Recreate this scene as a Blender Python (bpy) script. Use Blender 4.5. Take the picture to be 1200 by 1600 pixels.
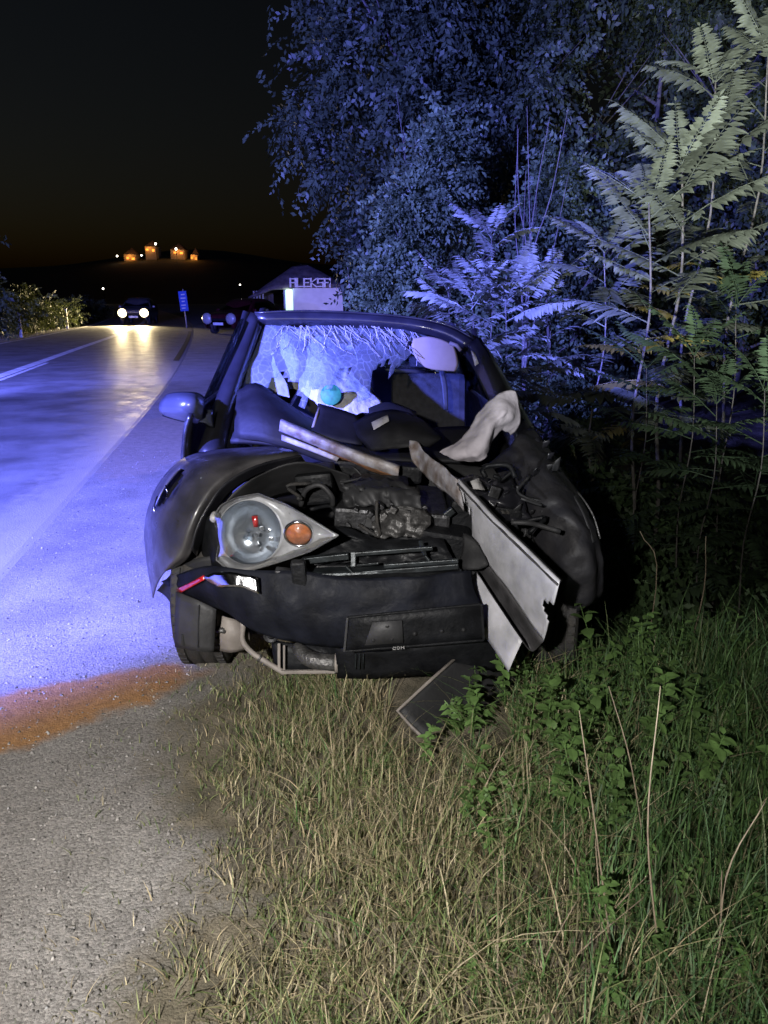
import bpy, bmesh, math, random
import numpy as np
from mathutils import Vector, Matrix
R = math.radians
random.seed(7); rng = np.random.default_rng(7)
sc = bpy.context.scene
for o in list(bpy.data.objects): bpy.data.objects.remove(o)

# ------------------------------------------------------------------ camera
CH, TH, FP = 1.55, R(16.2), 1155.6
cam = bpy.data.cameras.new('camera'); cam.sensor_fit = 'VERTICAL'; cam.sensor_height = 36; cam.lens = 26
cam.clip_start = 0.05; cam.clip_end = 3000
camo = bpy.data.objects.new('camera', cam); sc.collection.objects.link(camo)
camo.location = (0, 0, CH); camo.rotation_euler = (R(90) - TH, 0, 0)
sc.camera = camo

# ------------------------------------------------------------------ night sky, moon, vehicle lamps, exposure
w = bpy.data.worlds.new('World'); sc.world = w; w.use_nodes = True
nt = w.node_tree; nt.nodes.clear()
sky = nt.nodes.new('ShaderNodeTexSky'); sky.sky_type = 'NISHITA'; sky.sun_disc = False
sky.sun_elevation = R(-3.0); sky.sun_rotation = R(-60); sky.dust_density = 3
bgn = nt.nodes.new('ShaderNodeBackground'); bgn.inputs['Strength'].default_value = 0.045
nt.links.new(sky.outputs[0], bgn.inputs[0])
wo = nt.nodes.new('ShaderNodeOutputWorld'); nt.links.new(bgn.outputs[0], wo.inputs[0])
sun = bpy.data.lights.new('moon', 'SUN'); sun.energy = 0.012; sun.angle = R(0.5); sun.color = (0.75, 0.85, 1)
suno = bpy.data.objects.new('moon', sun); sc.collection.objects.link(suno); suno.rotation_euler = (R(50), 0, R(-120))

def spot(name, loc, to, power, color, size, blend, radius):
    l = bpy.data.lights.new(name, 'SPOT'); l.energy = power; l.color = color
    l.spot_size = R(size); l.spot_blend = blend; l.shadow_soft_size = radius
    o = bpy.data.objects.new(name, l); sc.collection.objects.link(o); o.location = loc
    o.rotation_euler = (Vector(to) - Vector(loc)).to_track_quat('-Z', 'Y').to_euler()
    return o
# roof beacon of the patrol car that waits on the carriageway, left of the photographer
spot('blue_lamp', (-5.4, -1.6, 3.6), (-5.2, 8.0, 1.0), 42000, (0.155, 0.175, 1.0), 87, 0.24, 0.12)
# second blue lamp, unseen, added to brighten the far road
spot('blue_lamp', (-9.2, 9.0, 2.2), (-6.8, 22.0, 0.0), 9000, (0.15, 0.17, 1.0), 84, 0.6, 0.12)
# low headlamps of the vehicle standing behind the photographer, and the photographer's own torch
spot('vehicle_headlamp', (-1.9, -4.2, 0.60), (5.0, 6.2, 4.2), 17000, (0.92, 0.95, 1.0), 44, 0.85, 0.08)
spot('hand_torch', (-0.75, -0.9, 2.05), (-0.75, 1.75, 0.0), 1000, (1.0, 0.965, 0.93), 78, 1.0, 0.05)

vs = sc.view_settings; vs.view_transform = 'Standard'; vs.look = 'None'; vs.gamma = 1; vs.exposure = 0
vs.use_curve_mapping = False
try:
    sc.cycles.max_bounces = 6; sc.cycles.transparent_max_bounces = 12; sc.cycles.use_denoising = True
    sc.cycles.sample_clamp_indirect = 3; sc.cycles.caustics_reflective = False; sc.cycles.caustics_refractive = False
except Exception: pass

# ------------------------------------------------------------------ helpers
COL = sc.collection
def W(px, py, Y):
    """point at world depth Y on the sight line of a photo pixel (used to lay things out at their real distance)"""
    a, b = (px - 600) / FP, (800 - py) / FP
    d = Vector((a, math.cos(TH) + b * math.sin(TH), -math.sin(TH) + b * math.cos(TH)))
    t = Y / d.y
    return Vector((0, 0, CH)) + d * t
def G(px, py, z=0.0):
    a, b = (px - 600) / FP, (800 - py) / FP
    d = Vector((a, math.cos(TH) + b * math.sin(TH), -math.sin(TH) + b * math.cos(TH)))
    return Vector((0, 0, CH)) + d * ((z - CH) / d.z)

def link(name, me, mat=None, parent=None, smooth=False):
    if mat is not None and len(me.materials) == 0: me.materials.append(mat)
    if smooth: me.polygons.foreach_set('use_smooth', [True] * len(me.polygons))
    o = bpy.data.objects.new(name, me); COL.objects.link(o)
    if parent: attach(o, parent)
    return o
def attach(o, p):
    o.parent = p; o.matrix_parent_inverse = Matrix.Translation(-Vector(p.location)) if not any(p.rotation_euler) else p.matrix_basis.inverted()
def tag(o, label, cat=None, group=None, kind=None):
    if label: o['label'] = label
    if cat: o['category'] = cat
    if group: o['group'] = group
    if kind: o['kind'] = kind
    return o
def thing(name, label, cat, loc=(0, 0, 0), group=None):
    o = bpy.data.objects.new(name, None); COL.objects.link(o); o.location = loc; o.empty_display_size = 0.1
    return tag(o, label, cat, group)
def mesh(name, v, f):
    me = bpy.data.meshes.new(name); me.from_pydata([tuple(x) for x in v], [], f); me.update(); return me
def npmesh(name, v, f, colors=None):
    """v (n,3) float, f (m,k) int, all faces of k corners"""
    v = np.asarray(v, np.float32); f = np.asarray(f, np.int32); k = f.shape[1]
    me = bpy.data.meshes.new(name); me.vertices.add(len(v)); me.vertices.foreach_set('co', v.ravel())
    me.loops.add(f.size); me.loops.foreach_set('vertex_index', f.ravel())
    me.polygons.add(len(f)); me.polygons.foreach_set('loop_start', np.arange(0, f.size, k, dtype=np.int32))
    me.polygons.foreach_set('loop_total', np.full(len(f), k, np.int32))
    if colors is not None:
        a = me.attributes.new('col', 'FLOAT_COLOR', 'POINT'); c = np.ones((len(v), 4), np.float32); c[:, :3] = colors
        a.data.foreach_set('color', c.ravel())
    me.update(); me.validate(); return me
def crom(P, k):
    """Catmull-Rom along axis 0 of (n,...) array, k steps per span"""
    n = len(P); out = []
    E = np.concatenate([2 * P[:1] - P[1:2], P, 2 * P[-1:] - P[-2:-1]])
    for i in range(n - 1):
        p0, p1, p2, p3 = E[i], E[i + 1], E[i + 2], E[i + 3]
        for j in range(k):
            t = j / k
            out.append(0.5 * (2 * p1 + (p2 - p0) * t + (2 * p0 - 5 * p1 + 4 * p2 - p3) * t * t + (3 * p1 - p0 - 3 * p2 + p3) * t ** 3))
    out.append(P[-1]); return np.array(out)
def vnoise(p, s, seed=0):
    """cheap smooth pseudo noise, p (n,3)"""
    r = np.random.default_rng(seed); out = np.zeros(len(p))
    for i in range(6):
        d = r.normal(size=3); ph = r.uniform(0, 6.28)
        out += np.sin((p @ d) * s * (0.7 + 0.45 * i) + ph + 1.3 * np.sin((p @ r.normal(size=3)) * s * 0.8 + ph)) / (1 + 0.5 * i)
    return out / 3
def patch(name, rows, mat, parent, k=4, ridge=False, thick=0.004, crumple=0.0, cs=14, seed=0, linear=False, world=False, hole=None, sharp=False, loc=None):
    """a sheet through a grid of (pixel x, pixel y, depth) points, given real thickness"""
    P = np.array([[tuple(c) if world else tuple(W(*c)) for c in r] for r in rows], float)
    if linear:
        def lin(P, k):
            return np.concatenate([P[i:i + 1] * (1 - t) + P[i + 1:i + 2] * t for i in range(len(P) - 1) for t in np.arange(k) / k] + [P[-1:]])
        P = lin(P, k); P = lin(P.swapaxes(0, 1), k).swapaxes(0, 1)
    else:
        P = crom(P, k); P = crom(P.swapaxes(0, 1), k).swapaxes(0, 1)
    n, m = P.shape[:2]; v = P.reshape(-1, 3)
    if crumple:
        c = vnoise(v, cs, seed); c = (1.2 - 2.6 * np.abs(c) ** .8) if (sharp or ridge) else c
        if ridge == 'cloth': c = .8 * (1.0 - 2.2 * np.abs(vnoise(v * np.array([1.6, .6, .7]), cs * .42, seed + 2)) ** .75) + .22 * vnoise(v, cs * 1.3, seed + 3)
        v = v + np.stack([0.4 * crumple * vnoise(v, cs, seed + 5), crumple * c, 0.5 * crumple * vnoise(v, cs, seed + 9)], 1)
    f = [(i * m + j, i * m + j + 1, (i + 1) * m + j + 1, (i + 1) * m + j) for i in range(n - 1) for j in range(m - 1)
         if hole is None or not hole(i / (n - 1), j / (m - 1))]
    o = link(name, mesh(name, v, f), mat, parent, smooth=not sharp)
    if thick:
        s = o.modifiers.new('thickness', 'SOLIDIFY'); s.thickness = thick; s.offset = 0
    return o
def tube_vf(pts, rad, seg=8, cap=True):
    pts = [Vector(p) for p in pts]; n = len(pts)
    if not hasattr(rad, '__len__'): rad = [rad] * n
    v, f = [], []; up = Vector((0.13, 0.2, 0.97))
    for i, p in enumerate(pts):
        d = (pts[min(i + 1, n - 1)] - pts[max(i - 1, 0)]).normalized()
        a = d.cross(up)
        if a.length < 1e-3: a = d.cross(Vector((1, 0, 0)))
        a.normalize(); b = d.cross(a)
        for j in range(seg):
            t = 2 * math.pi * j / seg; v.append(p + (a * math.cos(t) + b * math.sin(t)) * rad[i])
    for i in range(n - 1):
        for j in range(seg):
            f.append((i * seg + j, i * seg + (j + 1) % seg, (i + 1) * seg + (j + 1) % seg, (i + 1) * seg + j))
    if cap: f += [tuple(range(seg))[::-1], tuple(range((n - 1) * seg, n * seg))]
    return v, f
def tube(name, pts, rad, mat, parent, seg=8, smooth_k=0):
    if smooth_k: 
        pts = crom(np.array([tuple(p) for p in pts]), smooth_k)
        if hasattr(rad, '__len__'): rad = list(crom(np.array(rad, float)[:, None], smooth_k)[:, 0])
    v, f = tube_vf(pts, rad, seg); return link(name, mesh(name, v, f), mat, parent, True)
def boxbm(bm, c, s, rot=None):
    m = Matrix.Translation(Vector(c)) @ (rot.to_4x4() if rot else Matrix()) @ Matrix.Diagonal((*s, 1))
    bmesh.ops.create_cube(bm, size=1, matrix=m)
def box(name, c, s, mat, parent=None, rot=None, bevel=0.0):
    bm = bmesh.new(); boxbm(bm, c, s, rot)
    if bevel: bmesh.ops.bevel(bm, geom=bm.edges[:], offset=bevel, segments=2, affect='EDGES', profile=0.6)
    me = bpy.data.meshes.new(name); bm.to_mesh(me); bm.free(); return link(name, me, mat, parent)
def ebox(name, x0, y0, x1, y1, Y, depth, mat, parent, tilt=0, bevel=0.008, yaw=0):
    """bevelled block whose front face covers a pixel rectangle at depth Y"""
    a, b = W(x0, (y0 + y1) / 2, Y), W(x1, (y0 + y1) / 2, Y); t, u = W((x0 + x1) / 2, y0, Y), W((x0 + x1) / 2, y1, Y)
    c = (a + b) / 2 + Vector((0, depth / 2, 0)); s = ((b - a).length, depth, (t - u).length)
    return box(name, c, s, mat, parent, Matrix.Rotation(R(tilt), 3, 'Y') @ Matrix.Rotation(R(yaw), 3, 'Z'), min(bevel, min(s) * 0.3))
def bar(name, p, q, w_, h_, mat, parent, bevel=0.003):
    p, q = Vector(p), Vector(q); d = q - p
    return box(name, (p + q) / 2, (w_, d.length, h_), mat, parent, d.to_track_quat('Y', 'Z').to_matrix(), bevel)
def lathe(name, prof, mat, parent, M=Matrix(), seg=40):
    """profile [(r, h)] turned round local Z, then placed by M"""
    v, f = [], []; n = len(prof)
    for i in range(seg):
        t = 2 * math.pi * i / seg
        for r, h in prof: v.append(M @ Vector((r * math.cos(t), r * math.sin(t), h)))
    for i in range(seg):
        for j in range(n - 1):
            a, b = i * n, ((i + 1) % seg) * n
            f.append((a + j, b + j, b + j + 1, a + j + 1))
    return link(name, mesh(name, v, f), mat, parent, True)

# ------------------------------------------------------------------ materials
def mat(name, col, rough=0.5, metal=0.0, var=0.25, scale=8, bump=0.0, bscale=60, col2=None, coat=0.0, spec=0.5, transl=0.0, rvar=0.0, attr=False, objrand=0.0):
    m = bpy.data.materials.new(name); m.use_nodes = True; n = m.node_tree.nodes; L = m.node_tree.links
    p = n['Principled BSDF']; out = n['Material Output']
    p.inputs['Metallic'].default_value = metal; p.inputs['Roughness'].default_value = rough
    p.inputs['Specular IOR Level'].default_value = spec; p.inputs['Coat Weight'].default_value = coat; p.inputs['Coat Roughness'].default_value = 0.08
    tc = n.new('ShaderNodeTexCoord'); no = n.new('ShaderNodeTexNoise'); no.inputs['Scale'].default_value = scale; no.inputs['Detail'].default_value = 6
    L.new(tc.outputs['Object'], no.inputs['Vector'])
    rp = n.new('ShaderNodeValToRGB'); c2 = col2 or tuple(c * (1 - var) for c in col)
    rp.color_ramp.elements[0].color = (*c2, 1); rp.color_ramp.elements[1].color = (*(min(1, c * (1 + var * 0.5)) for c in col), 1)
    rp.color_ramp.elements[0].position = 0.35; rp.color_ramp.elements[1].position = 0.65
    L.new(no.outputs['Fac'], rp.inputs['Fac']); src = rp.outputs['Color']
    if attr:
        at = n.new('ShaderNodeAttribute'); at.attribute_name = 'col'; mx = n.new('ShaderNodeMix'); mx.data_type = 'RGBA'; mx.blend_type = 'MULTIPLY'
        mx.inputs[0].default_value = 1; L.new(src, mx.inputs[6]); L.new(at.outputs['Color'], mx.inputs[7]); src = mx.outputs[2]
    if objrand:
        oi = n.new('ShaderNodeObjectInfo'); hs = n.new('ShaderNodeHueSaturation'); mr = n.new('ShaderNodeMapRange')
        mr.inputs[3].default_value = 1 - objrand; mr.inputs[4].default_value = 1 + objrand
        L.new(oi.outputs['Random'], mr.inputs[0]); L.new(mr.outputs[0], hs.inputs['Value']); L.new(src, hs.inputs['Color']); src = hs.outputs[0]
    L.new(src, p.inputs['Base Color'])
    if rvar:
        n2 = n.new('ShaderNodeTexNoise'); n2.inputs['Scale'].default_value = scale * 2.3; n2.inputs['Detail'].default_value = 8; L.new(tc.outputs['Object'], n2.inputs['Vector'])
        mr = n.new('ShaderNodeMapRange'); mr.inputs[1].default_value = 0.3; mr.inputs[2].default_value = 0.7
        mr.inputs[3].default_value = max(0.03, rough - rvar); mr.inputs[4].default_value = min(1, rough + rvar); L.new(n2.outputs['Fac'], mr.inputs[0]); L.new(mr.outputs[0], p.inputs['Roughness'])
    if bump:
        nb = n.new('ShaderNodeTexNoise'); nb.inputs['Scale'].default_value = bscale; nb.inputs['Detail'].default_value = 6; L.new(tc.outputs['Object'], nb.inputs['Vector'])
        b = n.new('ShaderNodeBump'); b.inputs['Strength'].default_value = bump; b.inputs['Distance'].default_value = 0.02
        L.new(nb.outputs['Fac'], b.inputs['Height']); L.new(b.outputs['Normal'], p.inputs['Normal'])
    if transl:
        t = n.new('ShaderNodeBsdfTranslucent'); L.new(src, t.inputs['Color']); mx = n.new('ShaderNodeMixShader'); mx.inputs[0].default_value = transl
        L.new(p.outputs[0], mx.inputs[1]); L.new(t.outputs[0], mx.inputs[2]); L.new(mx.outputs[0], out.inputs['Surface'])
    return m
def emit(name, col, strength):
    m = bpy.data.materials.new(name); m.use_nodes = True; p = m.node_tree.nodes['Principled BSDF']
    p.inputs['Base Color'].default_value = (*col, 1); p.inputs['Emission Color'].default_value = (*col, 1); p.inputs['Emission Strength'].default_value = strength
    return m
def glass(name, tint=(0.9, 0.95, 1), fac=0.12, rough=0.03):
    m = bpy.data.materials.new(name); m.use_nodes = True; n = m.node_tree.nodes; L = m.node_tree.links
    n.remove(n['Principled BSDF']); t = n.new('ShaderNodeBsdfTransparent'); t.inputs[0].default_value = (*tint, 1)
    g = n.new('ShaderNodeBsdfGlossy'); g.inputs['Roughness'].default_value = rough
    lw = n.new('ShaderNodeLayerWeight'); lw.inputs[0].default_value = 0.35; ma = n.new('ShaderNodeMath'); ma.operation = 'MULTIPLY_ADD'
    ma.inputs[1].default_value = 0.6; ma.inputs[2].default_value = fac; L.new(lw.outputs['Fresnel'], ma.inputs[0])
    mx = n.new('ShaderNodeMixShader'); L.new(ma.outputs[0], mx.inputs[0]); L.new(t.outputs[0], mx.inputs[1]); L.new(g.outputs[0], mx.inputs[2])
    L.new(mx.outputs[0], n['Material Output'].inputs['Surface']); return m
def cracked(name):
    m = bpy.data.materials.new(name); m.use_nodes = True; n = m.node_tree.nodes; L = m.node_tree.links
    p = n['Principled BSDF']; p.inputs['Base Color'].default_value = (0.8, 0.85, 0.88, 1); p.inputs['Roughness'].default_value = 0.35
    tc = n.new('ShaderNodeTexCoord'); no = n.new('ShaderNodeTexNoise'); no.inputs['Scale'].default_value = 5
    mp = n.new('ShaderNodeMapping'); mp.inputs['Scale'].default_value = (1.0, 0.6, 0.6); L.new(tc.outputs['Object'], mp.inputs[0])
    ad = n.new('ShaderNodeMix'); ad.data_type = 'RGBA'; ad.blend_type = 'ADD'; ad.inputs[0].default_value = 0.12
    L.new(mp.outputs[0], no.inputs['Vector']); L.new(mp.outputs[0], ad.inputs[6]); L.new(no.outputs['Color'], ad.inputs[7])
    vo = n.new('ShaderNodeTexVoronoi'); vo.feature = 'DISTANCE_TO_EDGE'; vo.inputs['Scale'].default_value = 26; L.new(ad.outputs[2], vo.inputs['Vector'])
    v2 = n.new('ShaderNodeTexVoronoi'); v2.feature = 'DISTANCE_TO_EDGE'; v2.inputs['Scale'].default_value = 70; L.new(ad.outputs[2], v2.inputs['Vector'])
    r1 = n.new('ShaderNodeMapRange'); r1.inputs[1].default_value = 0.012; r1.inputs[2].default_value = 0.03; r1.inputs[3].default_value = 1; r1.inputs[4].default_value = 0; L.new(vo.outputs[0], r1.inputs[0])
    r2 = n.new('ShaderNodeMapRange'); r2.inputs[1].default_value = 0.02; r2.inputs[2].default_value = 0.06; r2.inputs[3].default_value = 0.75; r2.inputs[4].default_value = 0; L.new(v2.outputs[0], r2.inputs[0])
    n3 = n.new('ShaderNodeTexNoise'); n3.inputs['Scale'].default_value = 3.3; L.new(tc.outputs['Object'], n3.inputs['Vector'])
    r3 = n.new('ShaderNodeMapRange'); r3.inputs[1].default_value = 0.48; r3.inputs[2].default_value = 0.6; L.new(n3.outputs['Fac'], r3.inputs[0])
    mu = n.new('ShaderNodeMath'); mu.operation = 'MULTIPLY'; L.new(r2.outputs[0], mu.inputs[0]); L.new(r3.outputs[0], mu.inputs[1])
    mxm = n.new('ShaderNodeMath'); mxm.operation = 'MAXIMUM'; L.new(r1.outputs[0], mxm.inputs[0]); L.new(mu.outputs[0], mxm.inputs[1])
    f = n.new('ShaderNodeMath'); f.operation = 'MULTIPLY_ADD'; f.inputs[1].default_value = 0.10; f.inputs[2].default_value = 0.07; L.new(mxm.outputs[0], f.inputs[0])
    t = n.new('ShaderNodeBsdfTransparent'); t.inputs[0].default_value = (0.72, 0.79, 0.86, 1); mx = n.new('ShaderNodeMixShader')
    L.new(f.outputs[0], mx.inputs[0]); L.new(t.outputs[0], mx.inputs[1]); L.new(p.outputs[0], mx.inputs[2]); L.new(mx.outputs[0], n['Material Output'].inputs['Surface'])
    return m

M = {}
M['paint'] = mat('black_car_paint', (0.014, 0.014, 0.018), 0.36, 0.0, 0.3, 5, coat=0.5, rvar=0.12)
M['paint_dusty'] = mat('dusty_black_paint', (0.06, 0.056, 0.058), 0.42, 0.1, 0.35, 7, col2=(0.03, 0.029, 0.031), coat=0.25, rvar=0.18)
M['paint_dull'] = mat('scraped_black_paint', (0.014, 0.014, 0.017), 0.55, 0, 0.6, 14, col2=(0.024, 0.023, 0.025), spec=.25, bump=.3, bscale=25)
M['plastic'] = mat('black_plastic', (0.008, 0.0085, 0.010), 0.55, 0, 0.4, 12, bump=0.2, rvar=0.15, spec=0.2)
M['plastic_grey'] = mat('grey_dusty_plastic', (0.03, 0.03, 0.032), 0.6, 0, 0.4, 10, bump=0.1)
M['bumper'] = mat('bumper_paint', (0.009, 0.010, 0.015), 0.55, 0, 0.5, 9, coat=0.0, rvar=0.12, spec=0.1, bump=.15, bscale=40)
M['rubber'] = mat('tyre_rubber', (0.02, 0.02, 0.021), 0.75, 0, 0.4, 25, bump=0.35, bscale=140, col2=(0.035, 0.031, 0.027))
M['tan'] = mat('dusty_tan_plastic', (0.21, 0.185, 0.165), 0.6, 0, 0.25, 15, bump=0.1)
M['alu'] = mat('cast_aluminium', (0.11, 0.107, 0.105), 0.45, 0.6, 0.5, 22, bump=0.35, bscale=90, rvar=0.15)
M['steel'] = mat('dull_steel', (0.04, 0.04, 0.043), 0.45, 0.5, 0.5, 18, bump=0.2, rvar=0.15)
M['teal'] = mat('teal_grey_metal', (0.026, 0.031, 0.034), 0.4, 0.4, 0.5, 18, bump=0.15)
M['galv'] = mat('galvanised_rail', (0.44, 0.435, 0.46), 0.5, 0.1, 0.3, 9, col2=(0.31, 0.31, 0.325), bump=0.15, bscale=30, rvar=0.12)
M['galv_shade_worn'] = mat('shaded_web_worn_lip', (0.045, 0.043, 0.045), 0.7, 0.1, 0.5, 14, bump=0.2)  # dark tone paints shade into the web; the lip is worn
M['rust'] = mat('rusty_rail', (0.30, 0.14, 0.06), 0.8, 0, 0.5, 25, bump=0.3)
M['galv_worn'] = mat('worn_rail', (0.36, 0.35, 0.37), 0.5, 0.15, 0.4, 16, col2=(0.17, 0.13, 0.11), bump=0.25, bscale=50)
M['bag'] = mat('airbag_cloth', (0.44, 0.43, 0.425), 0.85, 0, 0.12, 20, bump=0.9, bscale=22, transl=0.15)
M['bag_lit'] = mat('lit_airbag_cloth', (0.52, 0.48, 0.52), 0.85, 0, 0.12, 20, bump=0.5, bscale=14, transl=0.1)  # lighter lilac copy, paints blue and white light on the driver airbag
M['visor'] = mat('sun_visor_vinyl', (0.34, 0.28, 0.22), 0.75, 0, 0.1, 10, bump=0.05)
M['disc'] = mat('turquoise_sticker', (0.015, 0.17, 0.07), 0.6, 0, 0.3, 40)
M['interior'] = mat('dark_interior', (0.008, 0.008, 0.009), 0.7, 0, 0.3, 10, bump=0.1)
M['seat'] = mat('seat_fabric', (0.03, 0.03, 0.034), 0.9, 0, 0.3, 30, bump=0.15, bscale=200)
M['dashgrey'] = mat('dash_grey', (0.012, 0.012, 0.014), 0.6, 0, 0.3, 10, bump=0.08, spec=.2)
M['silver'] = mat('lamp_bezel_silver', (0.42, 0.41, 0.41), 0.36, 0.15, 0.2, 20, rvar=0.1)
M['mirror'] = mat('lamp_reflector', (0.55, 0.58, 0.62), 0.22, 0.85, 0.1, 20, bump=0.05, bscale=12)
M['chrome'] = mat('chrome_scrap', (0.7, 0.7, 0.72), 0.15, 1.0, 0.2, 10, bump=0.1, bscale=15)
M['orange'] = mat('amber_lens', (0.5, 0.16, 0.06), 0.3, 0, 0.3, 60, coat=0.5, bump=0.2, bscale=120)
M['red'] = mat('red_lens', (0.45, 0.015, 0.015), 0.2, 0, 0.3, 60, coat=0.6)
M['glass'] = glass('clear_glass')
M['lens'] = glass('headlight_lens', (0.93, 0.95, 0.97), 0.05, 0.06)
M['darkglass'] = glass('dark_window_glass', (0.35, 0.4, 0.42), 0.08, 0.03)
M['cracked'] = cracked('shattered_windscreen')
M['white'] = mat('white_paint', (0.78, 0.78, 0.76), 0.6, 0, 0.1, 10)
M['bark'] = mat('pale_bark', (0.14, 0.13, 0.115), 0.85, 0, 0.4, 20, bump=0.3)
M['bark_dark'] = mat('grey_bark', (0.10, 0.09, 0.08), 0.9, 0, 0.4, 12, bump=0.4)
M['frond'] = mat('ailanthus_leaf', (0.18, 0.205, 0.145), 0.5, 0, 0.35, 6, transl=0.3, objrand=0.3)
M['frond_yellow'] = mat('yellowing_leaf', (0.30, 0.25, 0.06), 0.55, 0, 0.35, 6, transl=0.3, objrand=0.25)
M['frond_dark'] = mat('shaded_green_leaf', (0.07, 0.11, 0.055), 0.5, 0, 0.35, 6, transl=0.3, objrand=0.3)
M['leaf'] = mat('tree_leaf', (0.10, 0.13, 0.07), 0.55, 0, 0.4, 3, transl=0.25, attr=True)
M['blade'] = mat('grass_blade', (1, 1, 1), 0.6, 0, 0.12, 5, transl=0.25, attr=True)
M['dry'] = mat('dry_stalk', (0.24, 0.19, 0.13), 0.8, 0, 0.3, 30)
M['weed'] = mat('weed_leaf', (0.12, 0.21, 0.06), 0.5, 0, 0.35, 10, transl=0.25, objrand=0.35)
M['stone'] = mat('gravel_stone', (0.33, 0.32, 0.31), 0.85, 0, 0.4, 15, attr=True)
M['litter'] = mat('crumpled_paper', (0.62, 0.70, 0.74), 0.6, 0, 0.15, 30)

# ------------------------------------------------------------------ ground
def sstep(a, b, x):
    t = np.clip((x - a) / (b - a), 0, 1); return t * t * (3 - 2 * t)
_cy = np.array([-60, -10, 4, 12, 15, 25, 31.7, 44, 60, 90, 140, 200.])
_cx = np.array([6.0, -3.2, -5.75, -7.15, -7.75, -9.85, -11.2, -14.0, -18.6, -29.0, -48, -70.])
_lw = np.array([3.5, 3.5, 3.5, 3.5, 3.5, 3.4, 3.2, 2.95, 2.9, 2.9, 2.9, 2.9])
_ty = np.linspace(-60, 200, 400)
def _smooth(a):
    b = np.interp(_ty, _cy, a); k = np.ones(13) / 13; e = np.concatenate([np.full(6, b[0]), b, np.full(6, b[-1])]); return np.convolve(e, k, 'valid')
_sx, _sl = _smooth(_cx), _smooth(_lw)
def road_c(y): return np.interp(y, _ty, _sx)
def road_h(y): return np.interp(y, _ty, _sl)
# border between gravel shoulder and grass verge (measured on the ground)
_gb = [G(120, 1640), G(165, 1560), G(300, 1400), G(290, 1330), G(215, 1230), G(250, 1130), G(330, 1062)]
_gy = np.array([-3] + [p.y for p in _gb] + [4.2, 6, 60]); _gx = np.array([-0.9] + [p.x for p in _gb] + [-0.75, -0.5, 1.5])
def grass_x(y): return np.interp(y, _gy, _gx)
def ht(x, y):
    x = np.asarray(x, float); y = np.asarray(y, float)
    d = sstep(0.15, 1.5, x) * sstep(2.85, 3.9, y)
    d = d * (1 - 0.45 * sstep(8, 14, y)) * (1 - sstep(18, 40, x))
    z = -1.55 * d - 0.05 * np.clip(x, 0, 4) * (1 - d)
    z += 0.10 * sstep(.7, 1.4, x) * np.exp(-((y - 2.75) / .35) ** 2)  # low berm added to hold headlamp light out of the ditch
    z += 0.035 * np.sin(x * 1.7 + 0.6) * np.sin(y * 1.3) * sstep(-0.4, 0.6, x)
    z += 0.012 * np.sin(x * 9 + y * 3) * np.sin(y * 7 - x * 4) * (1 - sstep(12, 18, y)) * sstep(0.5, 1.3, x - road_c(y) - road_h(y))
    lft = road_c(y) - road_h(y) - 0.8
    z += -0.25 * sstep(0, 2.5, lft - x)
    return z
def axis(segs):
    out = []
    for a, b, s in segs: out += list(np.arange(a, b, s))
    return np.array(out + [segs[-1][1]])
gx = axis([(-600, -60, 30), (-60, -14, 2), (-14, -3, 0.4), (-3, 3.2, 0.07), (3.2, 10, 0.3), (10, 60, 3), (60, 600, 40)])
gy = axis([(-60, -2, 4), (-2, 0.6, 0.3), (0.6, 5, 0.07), (5, 16, 0.25), (16, 60, 2), (60, 900, 30)])
XX, YY = np.meshgrid(gx, gy); ZZ = ht(XX, YY)
v = np.stack([XX.ravel(), YY.ravel(), ZZ.ravel()], 1); nx, ny = len(gx), len(gy)
ii, jj = np.meshgrid(np.arange(ny - 1), np.arange(nx - 1), indexing='ij'); a = (ii * nx + jj).ravel()
f = np.stack([a, a + 1, a + nx + 1, a + nx], 1)
gme = npmesh('ground', v, f)
msk = (v[:, 0] - grass_x(v[:, 1])); at_ = gme.attributes.new('grassdist', 'FLOAT', 'POINT'); at_.data.foreach_set('value', msk.astype(np.float32))

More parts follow.
